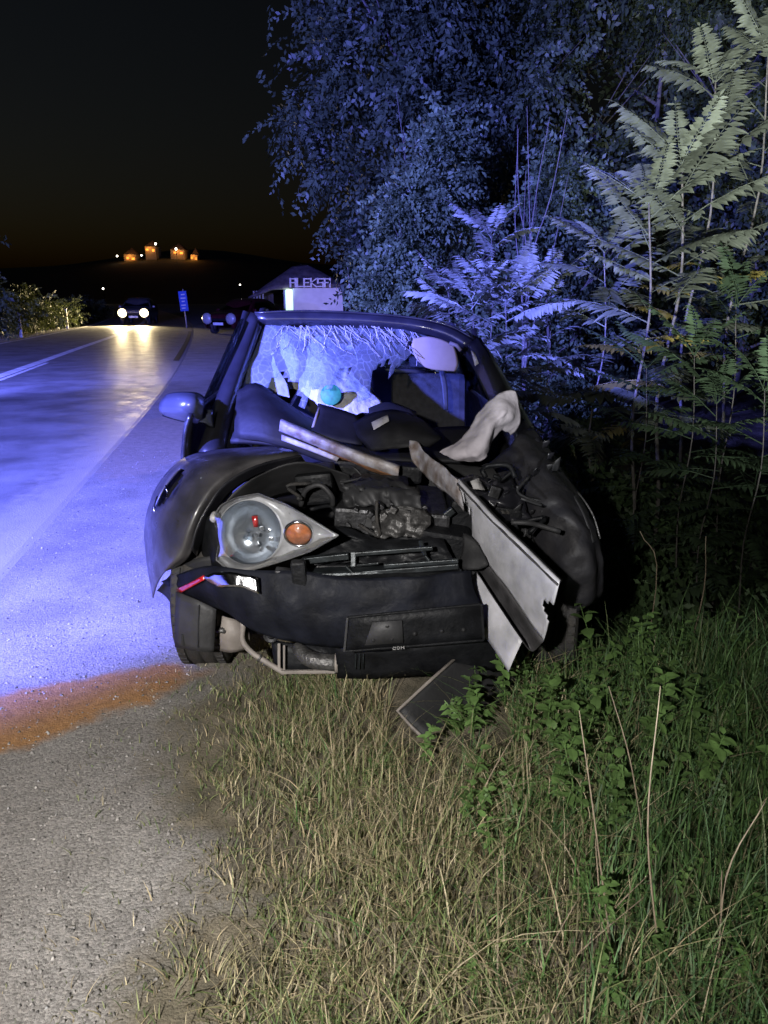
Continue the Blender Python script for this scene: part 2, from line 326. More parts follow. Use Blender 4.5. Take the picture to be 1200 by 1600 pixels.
def ground_mat():
    m = bpy.data.materials.new('gravel_and_soil'); m.use_nodes = True; n = m.node_tree.nodes; L = m.node_tree.links; p = n['Principled BSDF']
    p.inputs['Roughness'].default_value = 0.9
    tc = n.new('ShaderNodeTexCoord').outputs['Object']
    def noise(s, d=5, r=0.55):
        q = n.new('ShaderNodeTexNoise'); q.inputs['Scale'].default_value = s; q.inputs['Detail'].default_value = d; q.inputs['Roughness'].default_value = r; L.new(tc, q.inputs['Vector']); return q.outputs['Fac']
    def ramp(src, stops):
        r = n.new('ShaderNodeValToRGB'); e = r.color_ramp.elements
        while len(e) < len(stops): e.new(0.5)
        for k, (pos, c) in zip(e, stops): k.position = pos; k.color = (*c, 1)
        L.new(src, r.inputs['Fac']); return r.outputs['Color']
    def mix(fac, a, b, bt='MIX'):
        q = n.new('ShaderNodeMix'); q.data_type = 'RGBA'; q.blend_type = bt
        if isinstance(fac, (int, float)): q.inputs[0].default_value = fac
        else: L.new(fac, q.inputs[0])
        L.new(a, q.inputs[6]); L.new(b, q.inputs[7]); return q.outputs[2]
    def mth(op, a, b=None, c=None):
        q = n.new('ShaderNodeMath'); q.operation = op
        for i, x in enumerate((a, b, c)):
            if x is None: continue
            if isinstance(x, (int, float)): q.inputs[i].default_value = x
            else: L.new(x, q.inputs[i])
        return q.outputs[0]
    vo = n.new('ShaderNodeTexVoronoi'); vo.inputs['Scale'].default_value = 130; L.new(tc, vo.inputs['Vector'])
    v2 = n.new('ShaderNodeTexVoronoi'); v2.inputs['Scale'].default_value = 330; L.new(tc, v2.inputs['Vector'])
    grav = ramp(noise(2.2), [(0.3, (0.21, 0.195, 0.18)), (0.55, (0.31, 0.295, 0.28)), (0.75, (0.39, 0.375, 0.355))])
    peb = ramp(vo.outputs['Color'], [(0.1, (0.45, 0.44, 0.43)), (0.6, (1, 1, 1)), (0.95, (1.25, 1.22, 1.18))])
    grav = mix(0.75, grav, peb, 'MULTIPLY')
    pb2 = ramp(v2.outputs['Distance'], [(0.0, (1.1, 1.1, 1.1)), (0.55, (0.62, 0.6, 0.58))]); grav = mix(0.6, grav, pb2, 'MULTIPLY')
    # orange light across the shoulder, painted into the gravel colour
    sx = n.new('ShaderNodeSeparateXYZ'); L.new(tc, sx.inputs[0])
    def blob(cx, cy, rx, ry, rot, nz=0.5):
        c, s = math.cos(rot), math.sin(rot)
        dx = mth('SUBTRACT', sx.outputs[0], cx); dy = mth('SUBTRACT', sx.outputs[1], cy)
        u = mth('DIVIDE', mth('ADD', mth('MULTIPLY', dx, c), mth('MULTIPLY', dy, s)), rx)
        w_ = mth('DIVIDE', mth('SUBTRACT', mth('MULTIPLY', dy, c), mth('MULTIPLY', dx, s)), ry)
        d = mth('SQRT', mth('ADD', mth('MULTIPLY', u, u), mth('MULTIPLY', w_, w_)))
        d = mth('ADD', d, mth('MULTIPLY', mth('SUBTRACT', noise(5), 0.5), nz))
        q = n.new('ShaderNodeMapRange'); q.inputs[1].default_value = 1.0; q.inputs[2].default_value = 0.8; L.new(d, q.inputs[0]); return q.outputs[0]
    amber_light = ramp(noise(30, 6), [(0.3, (0.24, 0.105, 0.025)), (0.7, (0.42, 0.20, 0.055))])
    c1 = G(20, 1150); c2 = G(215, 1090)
    grav = mix(mth('MULTIPLY', blob((c1.x + c2.x) / 2 - 0.45, (c1.y + c2.y) / 2 - 0.17, 1.05, 0.25, math.atan2(c2.y - c1.y, c2.x - c1.x) - 0.03, 0.75), 0.85), grav, amber_light)
    brown_tone = ramp(noise(14, 6), [(0.3, (0.20, 0.16, 0.12)), (0.7, (0.33, 0.27, 0.21))])  # browner patch drawn out along the road edge
    c3 = G(235, 690); grav = mix(mth('MULTIPLY', blob(c3.x, c3.y, 0.55, 2.0, 0.17, 0.7), 0.8), grav, brown_tone)
    soil = ramp(noise(9, 7), [(0.3, (0.06, 0.055, 0.035)), (0.55, (0.13, 0.11, 0.075)), (0.75, (0.22, 0.19, 0.14))])
    at = n.new('ShaderNodeAttribute'); at.attribute_name = 'grassdist'
    gd = mth('ADD', at.outputs['Fac'], mth('MULTIPLY', mth('SUBTRACT', noise(4.5, 6), 0.5), 0.55))
    q = n.new('ShaderNodeMapRange'); q.inputs[1].default_value = -0.06; q.inputs[2].default_value = 0.16; L.new(gd, q.inputs[0])
    L.new(mix(q.outputs[0], grav, soil), p.inputs['Base Color'])
    hsum = mth('ADD', mth('MULTIPLY', vo.outputs['Distance'], -0.4), mth('MULTIPLY', noise(110, 6, .7), 1.1)); hsum = mth('ADD', hsum, mth('MULTIPLY', noise(18, 4), 0.8))
    b = n.new('ShaderNodeBump'); b.inputs['Strength'].default_value = 0.6; b.inputs['Distance'].default_value = 0.012; L.new(hsum, b.inputs['Height']); L.new(b.outputs[0], p.inputs['Normal'])
    return m
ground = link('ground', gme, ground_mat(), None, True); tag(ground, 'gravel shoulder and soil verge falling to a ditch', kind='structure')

# carriageway
def strip(name, off0, off1, y0, y1, z, m, step=0.6, parent=None, jitter=0.0):
    ys = np.arange(y0, y1 + 1e-6, step) if y1 - y0 < 60 else np.concatenate([np.arange(y0, 60, step), np.arange(60, y1 + 1, 5)])
    vv = []; rj = np.random.default_rng(3)
    for y in ys:
        c, h = float(road_c(y)), float(road_h(y))
        a_ = c + (off0 if abs(off0) < 3 else math.copysign(h + abs(off0) - 3.5, off0)); b_ = c + (off1 if abs(off1) < 3 else math.copysign(h + abs(off1) - 3.5, off1))
        j = rj.normal() * jitter
        vv += [(a_, y, z), (b_ + j, y, z)]
    if name == 'road':
        vv = [p for a3, b3 in zip(vv[::2], vv[1::2]) for p in ((a3[0] - .15, a3[1], -.012), a3, (a3[0] + .6, a3[1], z), (b3[0] - .9, b3[1], z), b3, (b3[0] + .15, b3[1], -.012))]
        ff = [(6 * i + j, 6 * i + j + 1, 6 * i + j + 7, 6 * i + j + 6) for i in range(len(ys) - 1) for j in range(5)]
        me = mesh(name, vv, ff); ga = me.attributes.new('grit', 'FLOAT', 'POINT'); ga.data.foreach_set('value', np.tile([1, 1, 0, 0, 1, 1], len(ys)).astype(np.float32))
        return link(name, me, m, parent)
    ff = [(2 * i, 2 * i + 1, 2 * i + 3, 2 * i + 2) for i in range(len(ys) - 1)]
    return link(name, mesh(name, vv, ff), m, parent)
def asphalt():
    m = mat('asphalt', (0.22, 0.22, 0.225), 0.5, 0, 0.2, 1.6, col2=(0.125, 0.125, 0.13), bump=0.3, bscale=90, rvar=0.1, spec=0.5)
    n = m.node_tree.nodes; L = m.node_tree.links; p = n['Principled BSDF']; src = p.inputs['Base Color'].links[0].from_socket
    at = n.new('ShaderNodeAttribute'); at.attribute_name = 'grit'; tc = n.new('ShaderNodeTexCoord'); no = n.new('ShaderNodeTexNoise'); no.inputs['Scale'].default_value = 7; no.inputs['Detail'].default_value = 8; no.inputs['Roughness'].default_value = .7
    L.new(tc.outputs['Object'], no.inputs['Vector']); ad = n.new('ShaderNodeMath'); ad.operation = 'MULTIPLY_ADD'; ad.inputs[1].default_value = 1.3; L.new(no.outputs['Fac'], ad.inputs[0]); L.new(at.outputs['Fac'], ad.inputs[2])
    mr = n.new('ShaderNodeMapRange'); mr.inputs[1].default_value = 1.1; mr.inputs[2].default_value = 1.5; L.new(ad.outputs[0], mr.inputs[0])
    mx = n.new('ShaderNodeMix'); mx.data_type = 'RGBA'; mx.inputs[7].default_value = (.30, .285, .265, 1); L.new(mr.outputs[0], mx.inputs[0]); L.new(src, mx.inputs[6]); L.new(mx.outputs[2], p.inputs['Base Color'])
    return m
M['asphalt'] = asphalt(); M['tar'] = mat('tar_seam', (0.02, 0.02, 0.021), 0.5, 0, 0.3, 5)
M['line'] = mat('road_paint', (0.85, 0.85, 0.83), 0.55, 0, 0.25, 4, bump=0.1)
road = strip('road', -3.5, 3.5, -60, 200, 0.006, M['asphalt'], 0.3); tag(road, 'two-lane asphalt road curving off to the left', kind='structure')
o = strip('road_marking', -0.13, 0.12, 2, 140, 0.010, M['line'], parent=road)
o = strip('road_marking', 0.17, 0.28, 13.6, 18.5, 0.010, M['line'], parent=road)
o = strip('tar_seam', 3.30, 3.45, 19, 36, 0.010, M['tar'], parent=road)
o = strip('road_marking', -3.35, -3.23, 2, 120, 0.010, M['line'], parent=road)

# hill with the village far behind
hx = np.linspace(-330, 260, 60); hy = np.linspace(170, 520, 24); HX, HY = np.meshgrid(hx, hy)
HZ = sstep(170, 300, HY) * (1 - 0.0 * HY) * (5 + 12 * np.exp(-((HX + 85) / 75) ** 2) + 10 * np.exp(-((HX - 60) / 90) ** 2) + 1.5 * np.sin(HX * 0.07)) - 0.4
vv = np.stack([HX.ravel(), HY.ravel(), HZ.ravel()], 1); a = (np.arange(23)[:, None] * 60 + np.arange(59)[None]).ravel()
hill = link('hill', npmesh('hill', vv, np.stack([a, a + 1, a + 61, a + 60], 1)), mat('wooded_hill', (0.03, 0.035, 0.022), 0.95, 0, 0.5, 0.05, bump=0.5, bscale=0.5), None, True)
tag(hill, 'dark wooded hill on the night horizon', kind='structure')
def hill_z(x, y):
    return float(sstep(170, 300, y) * (5 + 12 * np.exp(-((x + 85) / 75) ** 2) + 10 * np.exp(-((x - 60) / 90) ** 2) + 1.5 * np.sin(x * 0.07)) - 0.4)

# ------------------------------------------------------------------ loose gravel (stuff)
def stones():
    base = np.array([(1, 0, 0), (-1, 0, 0), (0, 1, 0), (0, -1, 0), (0, 0, 1), (0, 0, -0.6)], float)
    tri = np.array([(0, 2, 4), (2, 1, 4), (1, 3, 4), (3, 0, 4), (2, 0, 5), (1, 2, 5), (3, 1, 5), (0, 3, 5)])
    n = 26000; y = 1.15 + 6.5 * rng.random(n) ** 1.7; x = rng.uniform(-4.2, 0.3, n)
    keep = (x < grass_x(y) + rng.normal(0, 0.12, n)) & (x > road_c(y) + road_h(y) - 0.25 * rng.random(n)); x, y = x[keep], y[keep]; n = len(x)
    s = 0.0022 + 0.0065 * rng.random(n) ** 4.0; s[rng.random(n) < 0.004] *= 1.8
    V = base[None] * s[:, None, None] * rng.uniform(0.6, 1.3, (n, 6, 3)); th = rng.uniform(0, 6.28, n); c, q = np.cos(th), np.sin(th)
    X = V[..., 0] * c[:, None] - V[..., 1] * q[:, None] + x[:, None]; Yv = V[..., 0] * q[:, None] + V[..., 1] * c[:, None] + y[:, None]
    Z = V[..., 2] * 0.8 + (ht(x, y) + s * 0.25)[:, None]
    F = (tri[None] + (np.arange(n) * 6)[:, None, None]).reshape(-1, 3)
    br = rng.uniform(0.25, 1.05, n); colr = np.repeat(np.stack([br, br * 0.97, br * 0.94], 1), 6, 0)
    o = link('loose_gravel', npmesh('loose_gravel', np.stack([X, Yv, Z], -1).reshape(-1, 3), F, colr), M['stone'])
    tag(o, 'loose pale gravel scattered over the road shoulder', 'gravel', kind='stuff')
stones()

# ------------------------------------------------------------------ the wrecked car
car = thing('wrecked_car', 'black wrecked hatchback with its front torn open, facing the camera on the verge', 'car', (-0.05, 3.0, 0))
P_ = M['paint']
# --- cabin shell
roof_front = [(398, 489, 4.40), (470, 486, 4.43), (560, 489, 4.46), (640, 496, 4.46), (700, 508, 4.43), (742, 530, 4.38)]
rf = [W(*p) for p in roof_front]
def back(p, dy, dz=0, dx=0): return (p.x + dx, p.y + dy, p.z + dz)
roof = patch('roof', [[back(p, 0.0) for p in rf], [back(p, 0.35, -0.01, -0.03) for p in rf], [back(p, 1.0, -0.02, -0.08) for p in rf], [back(p, 1.8, -0.10, -0.15) for p in rf]], P_, car, k=4, thick=0.012, world=True)
patch('roof_header', [[(398, 490, 4.395), (470, 488, 4.43), (560, 491, 4.455), (640, 498, 4.455), (700, 511, 4.42), (742, 533, 4.37)],
                      [(402, 499, 4.375), (470, 499, 4.405), (560, 501, 4.43), (640, 508, 4.43), (695, 521, 4.40), (732, 542, 4.36)],
                      [(408, 507, 4.40), (470, 508, 4.44), (560, 511, 4.46), (640, 518, 4.46), (690, 530, 4.43), (722, 550, 4.40)]], P_, car, k=4, thick=0.01)
# left windscreen pillar, the painted outside and the dark inner trim
patch('windscreen_pillar', [[(392, 488, 4.46), (372, 530, 4.27), (346, 600, 3.95), (325, 660, 3.70), (309, 706, 3.50)],
                            [(398, 490, 4.40), (380, 535, 4.21), (354, 603, 3.90), (333, 662, 3.65), (318, 708, 3.45)],
                            [(406, 494, 4.40), (390, 540, 4.21), (366, 606, 3.90), (348, 664, 3.66), (336, 708, 3.46)],
                            [(410, 505, 4.44), (396, 545, 4.26), (374, 610, 3.96), (358, 668, 3.72), (350, 706, 3.52)]], P_, car, k=4, thick=0.008)
patch('pillar_trim', [[(411, 507, 4.45), (396, 548, 4.27), (374, 612, 3.97), (357, 670, 3.73), (349, 708, 3.53)],
                      [(414, 512, 4.50), (402, 552, 4.32), (384, 616, 4.02), (376, 672, 3.78), (376, 712, 3.58)]], M['plastic'], car, k=4, thick=0.01)
patch('windscreen_pillar', [[(748, 527, 4.44), (770, 556, 4.22), (798, 605, 3.92), (826, 655, 3.65), (852, 700, 3.44)],
                            [(742, 531, 4.38), (762, 560, 4.16), (788, 610, 3.86), (812, 660, 3.60), (835, 706, 3.40)],
                            [(732, 536, 4.38), (752, 566, 4.17), (776, 616, 3.87), (798, 666, 3.61), (818, 712, 3.41)],
                            [(722, 550, 4.42), (740, 575, 4.22), (762, 622, 3.93), (784, 670, 3.68), (800, 714, 3.48)]], P_, car, k=4, thick=0.008)
for (a, b) in (((736, 548), (748, 572)), ((752, 585), (757, 598)), ((776, 622), (786, 606))):
    patch('glass_fragment', [[(a[0], a[1], 4.12), (a[0] + 6, a[1] + 3, 4.12)], [(b[0] - 6, b[1], 4.08), (b[0], b[1] - 4, 4.08)]], M['bag'], car, k=2, thick=0.003)
# body sides, doors, rear (yawed a little, hanging down on the ditch side)
def bp(u, yv, z):   # car frame: u across (-1 shoulder side .. 1 ditch side), yv distance behind the screen base, z up
    return Vector((-0.09 - 0.05 * yv + 0.86 * u, 3.45 + yv, z - 0.075 * u * 0.86))
for s, nm in ((-1, 'shoulder'), (1, 'ditch')):
    rows = []
    for z, wid in ((0.22, 0.97), (0.35, 1.01), (0.62, 1.03), (0.86, 1.0), (0.97, 0.955)):
        rows.append([bp(s * wid * t, y_, z) for y_, t in ((-0.02, 0.985), (0.6, 1.0), (1.4, 1.0), (2.3, 0.99), (2.95, 0.93), (3.2, 0.84))])
    side = patch('body_side', rows, P_, car, k=3, thick=0.02, world=True)
    for y0, y1 in ((0.08, 1.05), (1.1, 1.95)):
        d = patch('door', [[bp(s * (wd + 0.012), y_, z) for y_ in (y0, (y0 + y1) / 2, y1)] for z, wd in ((0.28, 1.0), (0.6, 1.03), (0.86, 1.0), (0.95, 0.965))], P_, car, k=3, thick=0.012, world=True)
        bar('handle', bp(s * 1.03, y1 - 0.22, 0.86), bp(s * 1.03, y1 - 0.06, 0.86), 0.025, 0.03, M['plastic'], d)
        patch('side_window', [[bp(s * 0.95, y0 + (0.25 if y0 < 0.5 else 0.02), 0.98), bp(s * 0.95, y1 - 0.02, 0.98)], [bp(s * 0.79, max(y0, 0.8) + 0.04, 1.38), bp(s * 0.79, y1 - 0.04, 1.38)]], M['darkglass'], car, k=2, thick=0.004, world=True)
    for y0, y1 in ((1.05, 1.1), (1.95, 2.3)):
        patch('door_pillar', [[bp(s * 0.96, y0, 0.96), bp(s * 0.96, y1 + 0.1, 0.96)], [bp(s * 0.78, y0, 1.42), bp(s * 0.78, y1 - 0.02, 1.42)]], P_, car, k=2, thick=0.03, world=True)
patch('tailgate', [[bp(u, 3.2, 0.3) for u in (-.84, 0, .84)], [bp(u, 3.25, 0.7) for u in (-.85, 0, .85)], [bp(u, 3.12, 0.98) for u in (-.8, 0, .8)]], P_, car, k=4, thick=0.02, world=True)
patch('rear_window', [[bp(u, 3.1, 0.99) for u in (-.76, 0, .76)], [bp(u, 2.7, 1.36) for u in (-.68, 0, .68)]], M['darkglass'], car, k=4, thick=0.004, world=True)
patch('floor_pan', [[bp(u, y_, 0.24) for y_ in (-0.1, 1.5, 3.1)] for u in (-.9, 0, .9)], M['interior'], car, k=2, thick=0.03, world=True)
# --- interior
fw = patch('firewall', [[(372, 705, 3.62), (480, 705, 3.66), (600, 712, 3.68), (720, 722, 3.66), (830, 735, 3.6)],
                   [(350, 870, 3.55), (480, 880, 3.6), (600, 890, 3.62), (720, 895, 3.6), (850, 900, 3.5)]], M['interior'], car, k=4, thick=0.02, crumple=0.02, cs=9)
patch('dashboard', [[(376, 622, 3.98), (420, 622, 4.0), (470, 650, 3.95), (520, 668, 3.95), (600, 672, 3.95), (700, 668, 3.95), (790, 672, 3.9)],
                    [(372, 655, 3.72), (420, 655, 3.72), (475, 678, 3.70), (530, 695, 3.72), (600, 700, 3.75), (700, 700, 3.75), (800, 700, 3.7)],
                    [(360, 692, 3.55), (420, 695, 3.55), (480, 706, 3.56), (540, 716, 3.6), (600, 720, 3.62), (700, 722, 3.62), (815, 725, 3.58)]], M['dashgrey'], car, k=4, thick=0.02, crumple=0.014, cs=12, seed=4)
patch('dash_pad', [[(372, 612, 3.90), (400, 600, 3.92), (440, 625, 3.9), (490, 662, 3.8), (545, 706, 3.66)],
                   [(368, 640, 3.66), (405, 640, 3.62), (445, 655, 3.6), (490, 685, 3.58), (540, 718, 3.56)],
                   [(366, 685, 3.56), (410, 690, 3.52), (450, 700, 3.52), (490, 716, 3.52), (530, 728, 3.54)]], M['dashgrey'], car, k=4, thick=0.012, crumple=0.008, seed=2)
for x in (-0.5, 0.3):
    s = box('seat', (x, 5.0, 0.75), (0.5, 0.16, 0.62), M['seat'], car, Matrix.Rotation(R(-12), 3, 'X'), 0.05)
    box('headrest', (x, 5.1, 1.17), (0.26, 0.1, 0.17), M['seat'], s, Matrix.Rotation(R(-8), 3, 'X'), 0.04)
    box('seat_cushion', (x, 4.75, 0.48), (0.5, 0.5, 0.14), M['seat'], s, None, 0.04)
patch('belt_trim', [[(684, 572, 4.75), (692, 570, 4.75)], [(690, 605, 4.7), (699, 604, 4.7)], [(693, 640, 4.65), (700, 640, 4.65)]], M['plastic_grey'], car, k=3, thick=0.02)
patch('steering_shroud', [[(576, 640, 3.95), (610, 630, 4.0), (650, 645, 3.95)], [(580, 672, 3.8), (615, 668, 3.8), (655, 680, 3.8)]], M['interior'], car, k=4, thick=0.02, crumple=0.01)
# pale torn strip and folded bonnet remnant lying in the screen opening
tube('torn_strip', [W(500, 634, 3.72), W(495, 648, 3.66), W(489, 668, 3.6)], [0.005, 0.007, 0.008], M['tan'], car, 6)
patch('trim_panel', [[(497, 630, 3.72), (530, 640, 3.72), (562, 650, 3.72)], [(492, 655, 3.64), (530, 665, 3.64), (565, 675, 3.64)], [(486, 680, 3.56), (530, 690, 3.56), (566, 696, 3.56)]], M['dashgrey'], car, k=3, thick=0.006, crumple=0.006)
patch('bonnet_remnant', [[(552, 662, 3.62), (585, 644, 3.66), (620, 640, 3.66), (655, 654, 3.6), (690, 682, 3.5)],
                         [(560, 685, 3.52), (595, 672, 3.5), (630, 668, 3.48), (660, 676, 3.46), (688, 688, 3.44)],
                         [(580, 705, 3.46), (610, 702, 3.42), (635, 700, 3.4), (655, 698, 3.4), (672, 700, 3.42)]], M['dashgrey'], car, k=5, thick=0.005, crumple=0.014, cs=22, seed=11)
patch('paper_scrap', [[(580, 660, 3.5), (606, 648, 3.52)], [(584, 672, 3.47), (608, 658, 3.49)]], M['bag'], car, k=2, thick=0.002)
# --- airbags behind the screen
patch('curtain_airbag', [[(386, 530, 4.56), (404, 520, 4.58), (424, 524, 4.58)], [(378, 565, 4.40), (398, 548, 4.34), (424, 552, 4.42)], [(376, 598, 4.24), (394, 585, 4.18), (420, 580, 4.28)], [(378, 606, 4.22), (390, 604, 4.20), (400, 598, 4.24)]], M['bag'], car, ridge='cloth', k=9, thick=0.004, crumple=0.014, cs=32, seed=3)
patch('curtain_airbag', [[(424, 572, 4.28), (427, 555, 4.30), (432, 572, 4.26)], [(412, 596, 4.24), (428, 592, 4.22), (448, 600, 4.20)], [(404, 606, 4.20), (428, 614, 4.17), (453, 622, 4.15)]], M['bag'], car, ridge='cloth', k=9, thick=0.004, crumple=0.006, cs=22, seed=6)
patch('airbag_flap', [[(376, 616, 4.10), (398, 606, 4.12), (414, 612, 4.10)], [(380, 630, 4.02), (400, 628, 4.00), (416, 630, 4.02)]], M['bag'], car, ridge='cloth', k=8, thick=0.004, crumple=0.008, cs=37, seed=8)
patch('passenger_airbag', [[(424, 513, 4.54), (450, 512, 4.55), (470, 530, 4.52)], [(436, 545, 4.42), (458, 545, 4.36), (477, 556, 4.42)], [(448, 575, 4.32), (464, 575, 4.28), (474, 582, 4.32)], [(454, 594, 4.26), (460, 596, 4.25), (466, 592, 4.27)]], M['bag'], car, ridge='cloth', k=9, thick=0.004, crumple=0.008, cs=27, seed=12)
patch('passenger_airbag', [[(486, 530, 4.52), (505, 524, 4.54), (524, 535, 4.52), (532, 550, 4.50)],
                           [(472, 570, 4.38), (500, 560, 4.30), (530, 570, 4.34), (548, 580, 4.36)],
                           [(468, 605, 4.22), (500, 600, 4.16), (535, 602, 4.18), (572, 606, 4.22)],
                           [(490, 628, 4.12), (515, 630, 4.06), (550, 630, 4.08), (600, 634, 4.12)],
                           [(504, 640, 4.08), (522, 644, 4.04), (545, 650, 4.04), (575, 645, 4.06)]], M['bag'], car, ridge='cloth', k=10, thick=0.004, crumple=0.017, cs=32, seed=15)
patch('curtain_airbag', [[(398, 512, 4.85), (450, 511, 4.86), (505, 513, 4.86), (545, 522, 4.85)], [(392, 545, 4.76), (450, 545, 4.72), (505, 545, 4.70), (552, 550, 4.74)], [(385, 585, 4.56), (440, 582, 4.52), (500, 585, 4.47), (575, 595, 4.48)], [(382, 612, 4.47), (430, 610, 4.42), (490, 612, 4.37), (590, 622, 4.38)]], M['bag'], car, ridge='cloth', k=11, thick=.004, crumple=.045, cs=21, seed=91)
dm = Matrix.Translation(W(517, 617, 4.02)) @ Matrix.Rotation(R(75), 4, 'X')
lathe('sticker', [(0.0001, 0.002), (0.055, 0.002), (0.057, 0.0), (0.055, -0.002)], M['disc'], car, dm, 32)
# airbag hanging out over the ditch-side wing
patch('driver_airbag', [[(806, 611, 3.42), (811, 640, 3.40), (812, 660, 3.40), (800, 682, 3.42)],
                        [(780, 616, 3.38), (792, 640, 3.30), (790, 655, 3.30), (785, 672, 3.36)],
                        [(752, 640, 3.40), (765, 655, 3.30), (772, 664, 3.28), (768, 690, 3.34)],
                        [(732, 672, 3.36), (742, 690, 3.26), (756, 700, 3.24), (764, 705, 3.30)],
                        [(712, 692, 3.34), (722, 702, 3.26), (738, 712, 3.22), (752, 720, 3.24)],
                        [(686, 706, 3.34), (700, 712, 3.30), (712, 718, 3.28), (740, 722, 3.28)]], M['bag_lit'], car, ridge='cloth', k=10, thick=0.006, crumple=0.016, cs=30, seed=21)
# --- shattered windscreen and sun visor
ws = patch('windscreen', [[(414, 507, 4.42), (470, 508, 4.44), (560, 511, 4.46), (640, 518, 4.46), (690, 530, 4.43)],
                     [(400, 540, 4.28), (470, 542, 4.26), (555, 545, 4.26), (610, 540, 4.3), (660, 540, 4.36)],
                     [(388, 580, 4.10), (455, 580, 4.08), (540, 575, 4.1), (600, 562, 4.18), (640, 552, 4.28)],
                     [(380, 618, 3.95), (440, 622, 3.95), (515, 648, 3.92), (590, 622, 4.0), (625, 572, 4.2)]], M['cracked'], car, k=8, thick=0.005, crumple=0.034, cs=9, seed=31, hole=lambda u, v_: u > .80 + .12 * math.sin(v_ * 23) + .07 * math.sin(v_ * 61) - .25 * max(0, v_ - .75))
rc = random.Random(3); cv, cf = [], []
for i in range(70):
    x = rc.uniform(412, 660); y = 509 + 14 * max(0, (x - 560) / 100) ** 2; Y = 4.42; pts = [W(x, y, Y)]; dx = rc.uniform(-5, 13); n_ = rc.choice((2, 3, 3, 5))
    for j in range(n_):
        x += dx + rc.uniform(-4, 4); y += rc.uniform(5, 13); Y -= .045; pts.append(W(x, y, Y - .005))
        if y > 585: break
    tv, tf = tube_vf(pts, [rc.uniform(.0012, .0026)] * len(pts), 3, False); k = len(cv); cv += tv; cf += [tuple(q + k for q in t) for t in tf]
link('crack_lines', mesh('crack_lines', cv, cf), M['bag'], ws)['kind'] = 'stuff'
vis = patch('sun_visor', [[(646, 530, 4.30), (668, 527, 4.30), (690, 532, 4.30), (708, 541, 4.30)], [(643, 542, 4.28), (668, 544, 4.27), (692, 548, 4.27), (713, 556, 4.28)],
                    [(650, 560, 4.26), (670, 564, 4.25), (692, 567, 4.25), (715, 570, 4.26)], [(664, 574, 4.25), (676, 577, 4.25), (694, 579, 4.25), (711, 580, 4.26)]], M['visor'], car, k=5, thick=0.02)
tube('visor_arm', [W(703, 536, 4.28), W(714, 540, 4.26), W(720, 548, 4.25)], 0.011, M['tan'], vis, 8)
tube('visor_clip', [W(641, 534, 4.28), W(636, 545, 4.27)], 0.010, M['plastic'], vis, 8)
# --- mirror
mp = [[(262, 617, 3.60), (280, 614, 3.56), (303, 615, 3.55), (316, 622, 3.58)], [(252, 628, 3.56), (280, 624, 3.47), (303, 626, 3.46), (318, 634, 3.52)],
      [(250, 640, 3.56), (278, 642, 3.46), (300, 646, 3.46), (316, 650, 3.52)], [(258, 648, 3.60), (278, 654, 3.54), (298, 659, 3.54), (308, 660, 3.58)]]
M['mirrorpaint'] = mat('mirror_paint', (0.05, 0.055, 0.075), 0.3, 0.2, 0.15, 5, coat=0.6)
mir = patch('side_mirror', mp, M['mirrorpaint'], car, k=5, thick=0.012)
patch('mirror_back', [[(p[0], p[1], 3.66) for p in mp[i]] for i in (0, 3)], M['plastic'], mir, k=3, thick=0.10)
patch('mirror_foot', [[(302, 645, 3.58), (314, 640, 3.58), (328, 640, 3.62)], [(304, 658, 3.58), (318, 660, 3.58), (330, 668, 3.62)]], M['mirrorpaint'], mir, k=3, thick=0.04)
# --- shoulder-side wing, peeled outwards
c0 = [(420, 698, 3.42), (340, 703, 3.36), (288, 716, 3.26), (252, 750, 3.16), (233, 790, 3.10), (226, 830, 3.06), (230, 880, 3.00), (239, 934, 2.94)]
c1 = [(430, 699, 3.20), (352, 711, 3.05), (314, 724, 2.97), (278, 762, 2.90), (256, 802, 2.87), (246, 840, 2.85), (243, 880, 2.84), (246, 912, 2.86)]
c2 = [(455, 704, 3.04), (385, 720, 2.92), (338, 748, 2.83), (310, 785, 2.77), (293, 820, 2.74), (280, 855, 2.73), (270, 877, 2.73), (258, 893, 2.77)]
c3 = [(470, 712, 3.02), (402, 728, 2.92), (352, 756, 2.84), (324, 793, 2.79), (307, 828, 2.76), (300, 858, 2.75), (292, 873, 2.76), (272, 888, 2.80)]
def hole(u, v_):
    return 0.10 < u < 0.30 + 0.02 * math.sin(v_ * 60) and 0.34 + 0.35 * max(0, u - 0.2) < v_ < 0.60 - 0.3 * u
wing = patch('wing_panel', [c0, c1, c2, c3], M['paint_dusty'], car, k=7, thick=0.005, hole=hole)
patch('wing_inner', [[(x + 6, y + 4, Y + 0.07) for x, y, Y in c0[1:7]], [(x + 6, y + 4, Y + 0.09) for x, y, Y in c1[1:7]]], M['interior'], wing, k=4, thick=0.004, crumple=0.012, cs=30)
tube('torn_edge', [W(259, 758, 2.94), W(262, 770, 2.93), W(260, 778, 2.93)], 0.004, M['chrome'], wing, 5)
tube('torn_edge', [W(246, 775, 3.0), W(240, 795, 2.98), W(243, 812, 2.97)], 0.003, M['chrome'], wing, 5)
patch('wing_rim', [[(470, 711, 3.0), (402, 727, 2.90), (352, 755, 2.82), (324, 792, 2.77), (306, 828, 2.74), (299, 858, 2.73)],
                   [(478, 722, 3.06), (412, 738, 2.96), (364, 766, 2.89), (338, 800, 2.86), (320, 834, 2.84), (306, 868, 2.82)]], M['paint'], wing, k=5, thick=0.006)
